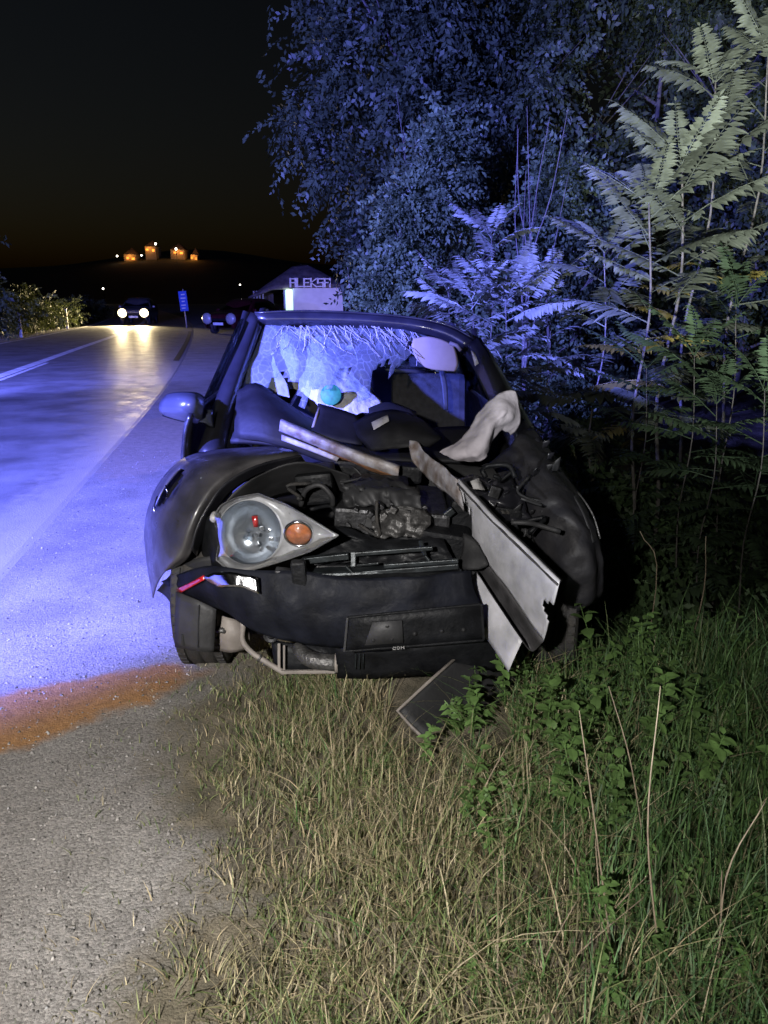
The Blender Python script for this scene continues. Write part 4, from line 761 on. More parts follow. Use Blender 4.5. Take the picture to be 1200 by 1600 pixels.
def gz(p, y): return (p.x, p.y, float(ht(p.x, p.y)))
def stem(px_, pb, pt, Y, lean=0.0, bx=None):
    """stem from the ground below pixel pb up to pixel pt at depth Y"""
    top = W(px_, pt, Y); b = W(bx or px_, pb, Y); g = Vector((b.x, Y, float(ht(b.x, Y)) - 0.05))
    return [g, g.lerp(top, .3) + Vector((lean * 1.6, .05, 0)), g.lerp(top, .55) + Vector((-lean * .6, 0.02, 0)), g.lerp(top, .78) + Vector((lean * 1.3, -.03, 0)), top]
sapling('tall pale tree of heaven with yellowing lower leaves, rightmost slim trunk', [stem(1066, 500, 262, 6.6, .05, 1052)], None, 3, yellow=.55, per=20, sc0=1.0, rad=.024)
sapling('tree of heaven with a pale trunk left of the tallest one', [stem(1014, 500, 318, 6.4, .04, 1022)], None, 4, yellow=.4, per=17, sc0=.95, rad=.02)
sapling('highest tree of heaven crown in the top right corner', [stem(1118, 420, 128, 7.3, .06, 1085)], None, 5, yellow=.25, per=20, sc0=1.05, rad=.02)
sapling('tree of heaven cut off by the right picture edge', [stem(1200, 420, 85, 7.6, .06, 1150)], None, 6, yellow=.1, per=20, sc0=1.05, rad=.02)
sapling('thin tree of heaven between the blue-lit bushes and the pale trunks', [stem(944, 500, 395, 6.9, .04)], None, 7, per=14, sc0=.95, rad=.013)
# blue-lit thicket behind the wreck's roof
for i, (x, y, Y, lb) in enumerate(((700, 455, 7.6, 'low tree of heaven sapling just above the wreck roof'), (768, 372, 7.9, 'blue-lit tree of heaven with raised leaves behind the roof corner'), (818, 455, 7.4, 'blue-lit sapling on a thin pale stem right of the roof'),
                                  (738, 470, 7.1, 'sapling with spreading leaves touching the roof line'), (860, 440, 7.8, 'sapling at the right end of the blue-lit thicket'), (790, 470, 7.0, 'short sapling low beside the ditch-side pillar'))):
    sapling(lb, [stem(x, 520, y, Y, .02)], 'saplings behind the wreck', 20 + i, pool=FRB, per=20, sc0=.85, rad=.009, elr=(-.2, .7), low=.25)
# darker saplings in the ditch at the right
for i, (x, y, Y, lb) in enumerate(((1085, 555, 5.6, 'dim green sapling in the ditch nearest the right pale trunk'), (1150, 480, 5.9, 'dim green sapling with long leaves at the right edge'), (1195, 610, 5.2, 'low dark sapling half out of the picture at the right'),
                                  (1010, 575, 6.0, 'dark low sapling under the forked trunk'), (1120, 630, 5.4, 'lowest dark sapling in the ditch shade'))):
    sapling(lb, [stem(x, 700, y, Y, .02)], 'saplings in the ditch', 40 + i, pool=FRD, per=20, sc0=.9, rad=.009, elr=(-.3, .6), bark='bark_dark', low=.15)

# ------------------------------------------------------------------ leafy trees and shrubs
def leaves_np(centers, spread, n, size, seed, tint=(1, 1, 1), var=.35, flat=.75, per=14):
    """leaves strung along short drooping twigs that fill the crown's clumps"""
    r = np.random.default_rng(seed); c = np.asarray(centers, float); sp = np.asarray(spread, float); nt_ = n // per; n = nt_ * per
    k = r.choice(len(c), nt_, p=sp ** 2 / (sp ** 2).sum()); d = r.normal(size=(nt_, 3)); d /= np.linalg.norm(d, axis=1)[:, None]
    p0 = c[k] + d * (sp[k] * np.abs(r.normal(0, .55, nt_)))[:, None] * np.array([1.1, 1.1, flat])
    td = d * .7 + r.normal(0, .45, (nt_, 3)) + np.array([0, 0, -.25]); td /= np.linalg.norm(td, axis=1)[:, None]; tl = size * r.uniform(3.0, 6.5, nt_)
    t = np.tile((np.arange(per) + .5) / per, nt_)[:, None]; ti = np.repeat(np.arange(nt_), per)
    p = p0[ti] + td[ti] * (tl[ti][:, None] * t) + np.array([0, 0, -1]) * (tl[ti][:, None] * .35 * t * t) + r.normal(0, size * .15, (n, 3))
    sd = np.cross(td, r.normal(size=(nt_, 3))); sd /= np.linalg.norm(sd, axis=1)[:, None]; sg = np.tile(np.where(np.arange(per) % 2, 1., -1.), nt_)[:, None]
    a = td[ti] * .6 + sd[ti] * sg * .8 + r.normal(0, .22, (n, 3)) + np.array([0, 0, -.3]); a /= np.linalg.norm(a, axis=1)[:, None]
    b = np.cross(a, np.cross(td, sd)[ti] + r.normal(0, .3, (n, 3))); b = np.cross(a, b); b /= np.linalg.norm(b, axis=1)[:, None] + 1e-9
    b = np.cross(a, b); L = size * r.uniform(.65, 1.25, n)[:, None]; Wd = L * .26; nn = np.cross(a, b)
    V = np.stack([p, p + a * L * .45 + b * Wd + nn * Wd * .3, p + a * L, p + a * L * .45 - b * Wd + nn * Wd * .3], 1)
    F = (np.array([[0, 1, 2, 3]]) + (np.arange(n) * 4)[:, None])
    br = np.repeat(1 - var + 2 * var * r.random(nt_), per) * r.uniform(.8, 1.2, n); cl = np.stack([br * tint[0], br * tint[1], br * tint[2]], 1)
    return V.reshape(-1, 3), F, np.repeat(cl, 4, 0)
def tree(label, base, height, spread, seed, nleaf, size, tint=(1, 1, 1), clumps=26, name='leafy_tree', group=None, trunkr=.12, low=.3, cat='tree', limbs=7, squash=1.0):
    r = random.Random(seed); base = Vector(base); t = thing(name, label, cat, tuple(base), group); v, f = [], []
    def add(pts, rr, sg=7):
        tv, tf = tube_vf(pts, rr, sg); b = len(v); v.extend(tv); f.extend([tuple(i + b for i in q) for q in tf])
    top = base + Vector((r.uniform(-.3, .3), r.uniform(-.3, .3), height * .8))
    add([base - Vector((0, 0, .1)), base.lerp(top, .35) + Vector((.1, 0, 0)), base.lerp(top, .7), top], [trunkr, trunkr * .8, trunkr * .5, trunkr * .15])
    cen, sp = [], []
    for i in range(limbs):
        q = low * .6 + (1 - low * .6) * (i + .5) / limbs * .9; s = base.lerp(top, q); az = i * 2.4 + r.uniform(-.5, .5); rl = spread * r.uniform(.6, 1.0) * (1 - .55 * max(0, q - .5))
        e = s + Vector((math.cos(az) * rl, math.sin(az) * rl * squash, rl * r.uniform(.35, .9))); m_ = s.lerp(e, .5) + Vector((0, 0, -.08 * rl))
        add([s, m_, e], [trunkr * .45, trunkr * .28, trunkr * .08], 5)
        for j in range(2):
            e2 = e + Vector((r.uniform(-.4, .4), r.uniform(-.4, .4), r.uniform(.2, .6))) * spread * .45; add([m_, m_.lerp(e2, .5), e2], [trunkr * .2, trunkr * .13, trunkr * .04], 4)
    for i in range(clumps):
        q = low + (1 - low) * ((i + r.random()) / clumps); az = r.uniform(0, 6.28); wr = spread * (math.sin(min(1, (q - low) / (1 - low) * .85 + .2) * math.pi)) ** .6
        rr_ = wr * r.uniform(.25, 1.05); cen.append((base.x + math.cos(az) * rr_, base.y + math.sin(az) * rr_ * squash, base.z + height * q)); sp.append(spread * r.uniform(.16, .34))
    link('trunk', mesh('trunk', v, f), M['bark_dark'], t, True)
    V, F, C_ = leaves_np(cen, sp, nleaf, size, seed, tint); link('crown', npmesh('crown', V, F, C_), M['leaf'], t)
    return t
def on(px_, Y):
    p = W(px_, 500, Y); return (p.x, Y, float(ht(p.x, Y)))
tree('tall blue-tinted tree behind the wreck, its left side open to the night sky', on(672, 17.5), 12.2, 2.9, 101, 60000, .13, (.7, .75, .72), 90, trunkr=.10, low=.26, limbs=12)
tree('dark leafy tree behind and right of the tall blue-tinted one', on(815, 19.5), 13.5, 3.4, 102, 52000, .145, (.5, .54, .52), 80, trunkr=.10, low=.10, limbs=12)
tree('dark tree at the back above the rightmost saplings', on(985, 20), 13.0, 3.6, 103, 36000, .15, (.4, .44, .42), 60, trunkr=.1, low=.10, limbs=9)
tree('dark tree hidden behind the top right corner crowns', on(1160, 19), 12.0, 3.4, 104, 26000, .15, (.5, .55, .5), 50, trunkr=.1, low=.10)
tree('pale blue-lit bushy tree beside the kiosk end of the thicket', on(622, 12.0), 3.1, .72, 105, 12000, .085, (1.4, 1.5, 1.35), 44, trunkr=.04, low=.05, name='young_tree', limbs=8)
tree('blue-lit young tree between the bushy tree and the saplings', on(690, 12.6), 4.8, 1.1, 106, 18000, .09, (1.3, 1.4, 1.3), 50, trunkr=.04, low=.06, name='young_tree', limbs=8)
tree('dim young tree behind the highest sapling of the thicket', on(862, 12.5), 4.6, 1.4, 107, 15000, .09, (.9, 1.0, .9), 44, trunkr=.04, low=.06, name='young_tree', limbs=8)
# bare pale branches standing in front of the dark trees
def bare(label, px_, py, Y, seed, n=6):
    r = random.Random(seed); b = Vector(on(px_, Y)); top = W(px_, py, Y); v, f = [], []
    for i in range(n):
        e = top + Vector((r.uniform(-.6, .6), r.uniform(-.2, .2), r.uniform(.2, 1.3))); fk = r.uniform(.45, .75); k0 = b.lerp(top, fk) + Vector((r.uniform(-.05, .05), 0, 0))
        pts = crom(np.array([tuple(b), tuple(k0), tuple(k0.lerp(e, .5) + Vector((r.uniform(-.08, .08), 0, .05))), tuple(e)]), 4)
        tv, tf = tube_vf(pts, [.015 - .012 * j / (len(pts) - 1) for j in range(len(pts))], 5); k = len(v); v.extend(tv); f.extend([tuple(q + k for q in x) for x in tf])
    tag(link('bare_sapling', mesh('bare_sapling', v, f), M['bark'], None, True), label, 'tree')
bare('bare forked pale branches in front of the tall blue-tinted tree', 662, 250, 12.6, 1)
bare('thin bare branches above the blue-lit thicket on the right', 826, 300, 10.4, 2, 7)
def shrub(label, base, rx, h, seed, n, size, tint, name='shrub', group=None):
    r = random.Random(seed); b = Vector(base); cen, sp = [], []
    for i in range(9): cen.append((b.x + r.uniform(-rx, rx) * .8, b.y + r.uniform(-rx, rx) * .5, b.z + h * r.uniform(.25, .85))); sp.append(rx * r.uniform(.3, .55))
    V, F, C_ = leaves_np(cen, sp, n, size, seed, tint, .4, .8)
    t = thing(name, label, 'shrub', tuple(b), group); link('foliage', npmesh('foliage', V, F, C_), M['leaf'], t)
    v, f = [], []
    for i in range(6):
        tv, tf = tube_vf([b + Vector((0, 0, -.05)), b + Vector((r.uniform(-rx, rx) * .3, 0, h * .4)), Vector(cen[i])], [.02, .014, .005], 5); k = len(v); v.extend(tv); f.extend([tuple(q + k for q in x) for x in tf])
    link('stem', mesh('stem', v, f), M['bark_dark'], t, True); return t
for i, (x, Y, rx, h, lb) in enumerate(((805, 7.0, .7, 1.75, 'dark green shrub right behind the ditch-side pillar of the wreck'), (880, 6.6, .75, 1.75, 'dark shrub left of the forked pale trunk'), (965, 6.9, .8, 1.85, 'dark shrub at the foot of the forked pale trunk'),
                                       (1050, 7.2, .85, 1.8, 'dark shrub at the foot of the rightmost slim trunk'), (1150, 6.8, .9, 1.9, 'dark shrub below the right edge saplings'), (930, 5.6, .7, 1.2, 'lowest dark shrub deep in the ditch'), (1090, 5.4, .8, 1.25, 'low dark shrub in the ditch below the right saplings'))):
    shrub(lb, on(x, Y), rx, h, 200 + i, 3200, .085, (.75, .95, .7), group='shrubs in the ditch')
# roadside bushes left of the carriageway
ORD = ['first', 'second', 'third', 'fourth', 'fifth', 'sixth', 'seventh', 'eighth', 'ninth', 'tenth', 'eleventh', 'twelfth', 'thirteenth', 'last']
for i in range(14):
    y = 28.5 + i * 2.3; x = float(road_c(y) - road_h(y)) - 1.2 - .35 * (i % 3)
    shrub('wild roadside bush, ' + ORD[i] + ' along the road from the left picture edge', (x, y, float(ht(x, y)) - .05), 1.35, [3.2, 2.3, 1.7, 1.9, 1.4, 1.5, 1.6, 1.3, 1.5, 1.2, 1.4, 1.3, 1.5, 1.3][i], 300 + i, 2600, .13, (1.0, .95, .6), name='roadside_bush', group='bushes along the left road edge')
tree('black tree trunk and crown cut by the left picture edge', (-14.2, 25.5, -.3), 7.5, 1.3, 110, 4000, .2, (.5, .55, .5), 24, trunkr=.15, low=.2)

# ------------------------------------------------------------------ grass, weeds, dry stalks
def grass(name, label, n, area, hfun, keepfun, colors, seed, width=.0022, lean=.6, segs=3):
    r = np.random.default_rng(seed); nc = max(1, n // 34); cx_ = r.uniform(area[0], area[1], nc); cy_ = r.uniform(area[2], area[3], nc); ck = r.integers(0, nc, n); ca_ = r.uniform(0, 6.28, nc); chh = r.uniform(.55, 1.45, nc); cu_ = r.random(nc)
    sg_ = .018 + .05 * r.random(nc); x = cx_[ck] + r.normal(0, 1, n) * sg_[ck]; y = cy_[ck] + r.normal(0, 1, n) * sg_[ck]; fr = r.random(n) < .2; x[fr] = r.uniform(area[0], area[1], fr.sum()); y[fr] = r.uniform(area[2], area[3], fr.sum())
    k = keepfun(x, y, r.random(n)) & off_panel(x, y); x, y, ck = x[k], y[k], ck[k]; n = len(x); h = hfun(x, y) * r.uniform(.45, 1.25, n) * chh[ck]; z = ht(x, y) - .005
    az = ca_[ck] + r.normal(0, 1.0, n); ln = lean * r.random(n) ** 1.2 * h; ca, sa = np.cos(az), np.sin(az); wd = width * r.uniform(.6, 1.5, n); wa = az + r.normal(np.pi / 2, .5, n); wx, wy = np.cos(wa) * wd, np.sin(wa) * wd
    V = np.zeros((n, segs * 2 + 1, 3))
    for s in range(segs + 1):
        t = s / segs; cx = x + ca * ln * t ** 1.8; cyv = y + sa * ln * t ** 1.8; cz = z + h * (t - .22 * lean * t * t); q = (1 - t * .75)
        if s < segs:
            V[:, 2 * s] = np.stack([cx - wx * q, cyv - wy * q, cz], 1); V[:, 2 * s + 1] = np.stack([cx + wx * q, cyv + wy * q, cz], 1)
        else: V[:, 2 * s] = np.stack([cx, cyv, cz], 1)
    tr = []
    for s in range(segs - 1): tr += [(2 * s, 2 * s + 1, 2 * s + 3), (2 * s, 2 * s + 3, 2 * s + 2)]
    tr.append((2 * segs - 2, 2 * segs - 1, 2 * segs)); F = (np.array(tr)[None] + (np.arange(n) * (2 * segs + 1))[:, None, None]).reshape(-1, 3)
    cols = np.array(colors); pn = vnoise(np.stack([x, y, 0 * x], 1), 3.2, seed); u = np.clip(r.random(n) * .35 + .45 * cu_[ck] + .25 * (pn * .5 + .5), 0, .999); ci = cols[(u * len(cols)).astype(int)] * r.uniform(.7, 1.6, n)[:, None]
    o = link(name, npmesh(name, V.reshape(-1, 3), F, np.repeat(ci, 2 * segs + 1, 0)), M['blade']); tag(o, label, 'grass', kind='stuff'); return o
def edge(x, y): return x - grass_x(y) - .12 * vnoise(np.stack([x, y, 0 * x], 1), 5, 77)
def off_panel(x, y): return ~((x > .02) & (x < .48) & (y > 2.28))
def far_edge(x): return 3.0 + .10 * np.sin(x * 3) - .25 * sstep(-.2, .5, x) + .35 * sstep(.7, 1.3, x)
straw = [(.09, .15, .04), (.11, .17, .05), (.13, .17, .055), (.10, .15, .05), (.17, .19, .08), (.25, .22, .12), (.32, .26, .16), (.36, .31, .20), (.22, .20, .11), (.15, .17, .07)]
green = [(.05, .12, .03), (.07, .15, .04), (.09, .16, .05), (.06, .12, .045), (.13, .16, .07), (.24, .21, .12)]
grass('short_grass', 'short dry grass fading into the gravel shoulder', 52000, (-1.1, 2.6, 1.0, 3.6), lambda x, y: .035 + .05 * sstep(0, .5, edge(x, y)),
      lambda x, y, u: (u < (.12 * sstep(-.45, -.15, edge(x, y)) + .85 * sstep(-.1, .35, edge(x, y))) * (1 - .6 * sstep(.4, 1.1, x))) & (y < far_edge(x) + .2), straw, 1, .0017, 1.2)
grass('long_grass', 'long mixed green and straw grass on the verge', 33000, (-.9, 2.6, 1.0, 3.6), lambda x, y: .06 + .13 * sstep(.1, .9, edge(x, y)),
      lambda x, y, u: (u < .9 * sstep(.05, .6, edge(x, y)) * (1 - .75 * sstep(.3, 1.0, x))) & (y < far_edge(x)), straw + green[:3], 2, .0019, 1.5, 4)
grass('green_grass', 'deep green grass and weeds on the ditch side of the verge', 40000, (.1, 3.0, 1.1, 3.7), lambda x, y: .12 + .14 * sstep(.2, 1.4, x),
      lambda x, y, u: (u < sstep(.1, .9, x)) & (y < far_edge(x) + .15), green, 3, .0028, .9, 4)
grass('ditch_grass', 'rough dark grass down in the ditch', 9000, (.8, 5.5, 3.4, 8.0), lambda x, y: .35 + 0 * x, lambda x, y, u: u < .9, green, 4, .004, .9, 3)
grass('far_verge_grass', 'sparse grass along the far gravel edge and left road verge', 9000, (-16, -8, 18, 40), lambda x, y: .22 + 0 * x,
      lambda x, y, u: (x < road_c(y) - road_h(y) - .25), straw, 5, .008, .9, 3)
# broad-leaved weeds
def weed_mesh(name, seed, n, L, h):
    r = random.Random(seed); v, f = [], []
    tv, tf = tube_vf([(0, 0, 0), (.01, 0, h * .5), (.0, .01, h)], [.003, .0025, .0012], 4, False); v += tv; f += tf
    for i in range(n):
        z = h * (.2 + .8 * (i + 1) / n); az = i * 2.4 + r.uniform(-.4, .4); el = r.uniform(-.1, .7); d = Vector((math.cos(az) * math.cos(el), math.sin(az) * math.cos(el), math.sin(el))); s = Vector((-math.sin(az), math.cos(az), 0)); l = L * r.uniform(.6, 1.15); wd = l * r.uniform(.22, .34); p = Vector((0, 0, z)); dn = Vector((0, 0, -1)); b = len(v)
        v += [p, p + d * l * .3 + s * wd, p + d * l * .32 + dn * l * .04, p + d * l * .3 - s * wd, p + d * l * .68 + s * wd * .75 + dn * l * .08, p + d * l * .68 + dn * l * .12, p + d * l * .68 - s * wd * .75 + dn * l * .08, p + d * l + dn * l * .25]
        f += [(b, b + 2, b + 1), (b, b + 3, b + 2), (b + 1, b + 2, b + 5, b + 4), (b + 2, b + 3, b + 6, b + 5), (b + 4, b + 5, b + 7), (b + 5, b + 6, b + 7)]
    me = mesh(name, v, f); me.materials.append(M['weed']); return me
WM = [weed_mesh('weed_plant', i, 10 + 3 * (i % 4), .04 + .012 * (i % 3), .18 + .06 * (i % 3)) for i in range(8)]
rw = random.Random(9); cnt = 0
while cnt < 290:
    x, y = rw.uniform(-.05, 2.1), rw.uniform(1.25, 3.3)
    if rw.random() > .10 + .90 * float(sstep(.1, .7, x)) or y > float(far_edge(x)): continue
    o = bpy.data.objects.new('weed_plant', rw.choice(WM)); COL.objects.link(o); o.location = (x, y, float(ht(x, y)) - .01 + rw.uniform(0, .05)); o.rotation_euler = (rw.uniform(-.3, .3), rw.uniform(-.3, .3), rw.uniform(0, 6.28)); s = rw.uniform(.6, 1.2) * (.55 if y < 1.8 else 1); o.scale = (s, s, s)
    tag(o, 'small broad-leaved green weed among the verge grass beside the ditch', 'weed', 'broad-leaved weeds on the verge'); cnt += 1
for i, (px_, py, Y, s, lb) in enumerate(((812, 1300, 1.95, 1.0, 'seedling with a pale feathery leaf pointing up in the middle of the weeds'), (780, 1400, 1.75, .9, 'yellow-green leafy seedling below the pale feathery one'), (700, 1560, 1.45, .8, 'dark seedling at the bottom edge of the picture'), (1150, 1330, 1.9, 1.1, 'green feathery seedling near the right picture edge'), (725, 1130, 2.5, .7, 'bright seedling beside the torn black panel'), (960, 1150, 2.45, .9, 'seedling on the brink of the ditch below the barrier end'), (1120, 1190, 2.3, 1.0, 'seedling on the ditch brink at the right'))):
    top = W(px_, py, Y); b = Vector((top.x, Y, float(ht(top.x, Y))))
    sapling(lb, [[b, b.lerp(top, .4) + Vector((.01, 0, 0)), b.lerp(top, .75), top]], 'seedlings on the verge', 400 + i, pool=FRS, cat='plant', name='seedling', per=8, sc0=s, rad=.004, elr=(.1, .9))
ST = [((955, 1480), (930, 1290), (905, 1110), 'dry stalk leaning left, tallest of the left group'), ((1012, 1340), (985, 1190), (951, 1072), 'dry stalk leaning left under the ditch brink'), ((1036, 1525), (1012, 1300), (1032, 1072), 'long pale dry stalk rising upright near the middle of the weeds'),
      ((1122, 1540), (1135, 1370), (1196, 1252), 'dry stalk bowed to the right at the picture edge'), ((905, 1490), (960, 1420), (1012, 1368), 'broken dry stalk lying aslant below the upright one'), ((860, 1540), (925, 1470), (1006, 1402), 'second broken stalk lying parallel under the first'), ((735, 1300), (760, 1225), (803, 1148), 'dry stalk leaning right above the crumpled paper'),
      ((820, 1560), (860, 1480), (900, 1410), 'short dry stem at the lower centre of the weeds'), ((1130, 1530), (1126, 1440), (1128, 1360), 'straight dry stem beside the bowed one'), ((940, 1470), (935, 1380), (930, 1310), 'thin upright stem below the left leaning stalk')]
for i, (a, b, c, lb) in enumerate(ST):
    g = G(*a); g.z = float(ht(g.x, g.y)) - .01; Yt = g.y + .12; p = [g, W(*b, g.y + .06), W(*c, Yt)]
    o = tube('dry_stalk', p, [.0026, .0021, .0011], M['dry'], None, 5, 5); tag(o, lb, 'plant stalk', 'dry stalks on the verge')
g0 = Vector((on(1090, 3.9))); o = tube('dry_stalk', [g0, W(1092, 960, 3.9), W(1103, 838, 3.95)], [.005, .004, .002], M['dry'], None, 5, 5); tag(o, 'lone pale reed standing in the dark ditch', 'plant stalk', 'dry stalks on the verge')
g0 = Vector((on(1040, 3.7))); o = tube('dry_stalk', [g0, W(1025, 920, 3.7), W(1000, 830, 3.7)], [.004, .003, .002], M['dry'], None, 5, 5); tag(o, 'faint reed leaning left in the dark ditch', 'plant stalk', 'dry stalks on the verge')
lp = patch('paper_scrap', [[(704, 1312, 1.87), (724, 1308, 1.88)], [(702, 1330, 1.85), (728, 1328, 1.86)], [(708, 1348, 1.84), (722, 1346, 1.84)]], M['litter'], None, k=4, thick=.003, crumple=.012, cs=60); tag(lp, 'crumpled pale paper caught in the verge grass', 'litter')

# crumbs of safety glass and plastic strewn round the front wheel
rg = np.random.default_rng(12); ng = 260; gx_ = rg.normal(-1.25, .45, ng); gy_ = rg.normal(2.9, .75, ng); gs = rg.uniform(.002, .006, ng)
tb = np.array([(0, 0, 1.), (1, 0, 0), (-.6, .8, 0), (-.5, -.9, 0)]); gv = tb[None] * gs[:, None, None] * rg.uniform(.6, 1.4, (ng, 4, 3)) + np.stack([gx_, gy_, ht(gx_, gy_) + .003], 1)[:, None]
gf = (np.array([(0, 1, 2), (0, 2, 3), (0, 3, 1), (1, 3, 2)])[None] + (np.arange(ng) * 4)[:, None, None]).reshape(-1, 3)
tag(link('glass_crumbs', npmesh('glass_crumbs', gv.reshape(-1, 3), gf), M['silver']), 'crumbs of broken glass strewn on the gravel by the front wheel', 'debris', kind='stuff')

# ------------------------------------------------------------------ kiosk
KX0, KX1, KY = W(484 - 4, 470, 45).x, W(536, 470, 45).x, 45.0
M['plaster'] = mat('white_plaster', (0.72, 0.70, 0.70), .85, 0, .1, 2, bump=.1); M['thatch'] = mat('brown_roof', (.16, .13, .125), .9, 0, .4, 4, bump=.5, bscale=12); M['wood'] = mat('dark_timber', (.07, .05, .04), .7, 0, .4, 6); M['post'] = mat('pale_timber', (.45, .40, .34), .7, 0, .3, 5)
M['lamp_in'] = emit('lit_doorway', (.65, 1.0, .78), 1.1); M['letter'] = mat('letter_white', (.72, .70, .72), .6)
xl, xr = W(441, 470, 45).x, W(536, 470, 45).x; kz = 0.0; ev = 2.08
kiosk = thing('kiosk', 'small white roadside kiosk with a pitched brown roof and block letters above its wall', 'building', ((xl + xr) / 2, KY + 2, 0))
dw = W(452, 470, 45).x - xl; dl = W(440, 470, 45).x; dr = W(458, 470, 45).x
box('wall', ((dr + xr) / 2, KY + 1.75, ev / 2), (xr - dr, 3.5, ev), M['plaster'], kiosk, None, .02)
box('wall', (xl + .03, KY + 2.2, ev / 2), (.12, 2.6, ev), M['plaster'], kiosk, None, .01)
# round-headed lit doorway
def arch(name, x0, x1, z0, z1, y, m, par, n=14):
    c = (x0 + x1) / 2; r_ = (x1 - x0) / 2; pts = [(x0, z0)] + [(c - r_ * math.cos(t), z1 - r_ + r_ * math.sin(t)) for t in np.linspace(0, math.pi, n)] + [(x1, z0)]
    k = len(pts); v = [(x, y, z) for x, z in pts] + [(x, y + .06, z) for x, z in pts]; f = [tuple(range(k)), tuple(range(2 * k - 1, k - 1, -1))] + [(i, i + k, (i + 1) % k + k, (i + 1) % k) for i in range(k)]
    return link(name, mesh(name, v, f), m, par)
box('door_surround', ((xl + dr) / 2 + .05, KY + .6, ev / 2), (dr - xl - .1, .1, ev - .02), M['plaster'], kiosk)
arch('lit_doorway', W(445, 470, 45).x, W(456, 470, 45).x, .05, ev - .02, KY + .46, M['lamp_in'], kiosk)
kl = bpy.data.lights.new('doorway_lamp', 'POINT'); kl.energy = 9; kl.color = (.65, 1, .8); kl.shadow_soft_size = .15; ko = bpy.data.objects.new('doorway_lamp', kl); COL.objects.link(ko); ko.location = (W(450, 470, 45).x, KY - .1, 1.9)
spot('kiosk_fill_light', ((xl + xr) / 2 + .3, 41.2, .5), ((xl + xr) / 2 + .3, 45, 2.0), 260, (.55, .48, 1.0), 95, .9, .1)  # unseen lamp added to brighten the kiosk front
pk = W(470, 411, 45); el = W(388, 466, 45); er = W(541, 447, 45); dy = 1.9
roofv = [(el.x, KY - .45, el.z), (er.x, KY - .45, er.z), (er.x, KY + 4.2, er.z), (el.x, KY + 4.2, el.z), (pk.x, KY + dy - .4, pk.z + .25), (pk.x + .2, KY + dy + .4, pk.z + .25)]
# hipped roof with a low left eave carried on posts, lettering band on its front slope
rt = patch('roof', [[el, W(425, 452, 45), W(485, 449, 45), er], [W(408, 452, 45.6), W(440, 430, 45.9), W(485, 426, 45.9), W(522, 436, 45.6)], [W(440, 433, 46.3), W(460, 416, 46.7), W(480, 414, 46.7), W(500, 425, 46.3)]], M['thatch'], kiosk, k=4, thick=.12, linear=True, world=True)
patch('roof', [[Vector((el.x, KY + 4.2, el.z)), Vector((W(460, 449, 45).x, KY + 4.2, ev)), Vector((er.x, KY + 4.2, er.z))], [W(440, 433, 46.3), W(470, 414, 46.7), W(500, 425, 46.3)]], M['thatch'], kiosk, k=4, thick=.12, linear=True, world=True)
for x in (396, 400.5, 405, 410): 
    p = W(x, 470, 45); box('post', (p.x, KY + .3, .95), (.09, .09, 1.9), M['post'], kiosk)
box('porch_wall', (W(402, 470, 45).x, KY + 2.5, .9), (1.2, .1, 1.8), M['wood'], kiosk)
# block letters: ALEKSA
SEG = {'A': ((0, 0, 0, 4), (3, 0, 3, 4), (0, 4, 3, 4), (0, 2, 3, 2)), 'L': ((0, 0, 0, 4), (0, 0, 3, 0)), 'E': ((0, 0, 0, 4), (0, 0, 3, 0), (0, 2, 2.5, 2), (0, 4, 3, 4)),
       'K': ((0, 0, 0, 4), (0, 2, 3, 4), (0, 2, 3, 0)), 'S': ((0, 0, 3, 0), (3, 0, 3, 2), (0, 2, 3, 2), (0, 2, 0, 4), (0, 4, 3, 4))}
lx0, lx1 = W(453, 447, 44.5).x, W(517.5, 447, 44.5).x; lw = (lx1 - lx0) / 6; lh = .42; lz = ev + .03
sb = box('letter_board', ((lx0 + lx1) / 2, KY - .42, lz - .03), (lx1 - lx0 + .15, .05, .04), M['wood'], kiosk)
for i, ch in enumerate('ALEKSA'):
    bmk = bmesh.new()
    for s in SEG[ch]:
        a = Vector((lx0 + lw * (i + .08) + s[0] / 3 * lw * .74, KY - .48, lz + .03 + s[1] / 4 * lh)); b = Vector((lx0 + lw * (i + .08) + s[2] / 3 * lw * .74, KY - .48, lz + .03 + s[3] / 4 * lh))
        d = b - a; boxbm(bmk, (a + b) / 2, (.10, .05 + .004 * len(bmk.verts) / 8, d.length + .10), d.to_track_quat('Z', 'Y').to_matrix())
    me = bpy.data.meshes.new('letter'); bmk.to_mesh(me); bmk.free(); link('letter', me, M['letter'], kiosk)
for zz in (0.45, 1.5): pass
po = tube('utility_pole', [W(547, 495, 24) - Vector((0, 0, 2)), W(546, 440, 24), W(541, 400, 24)], [.035, .03, .025], M['post'], None, 8); tag(po, 'thin leaning pole between the kiosk and the thicket', 'pole')

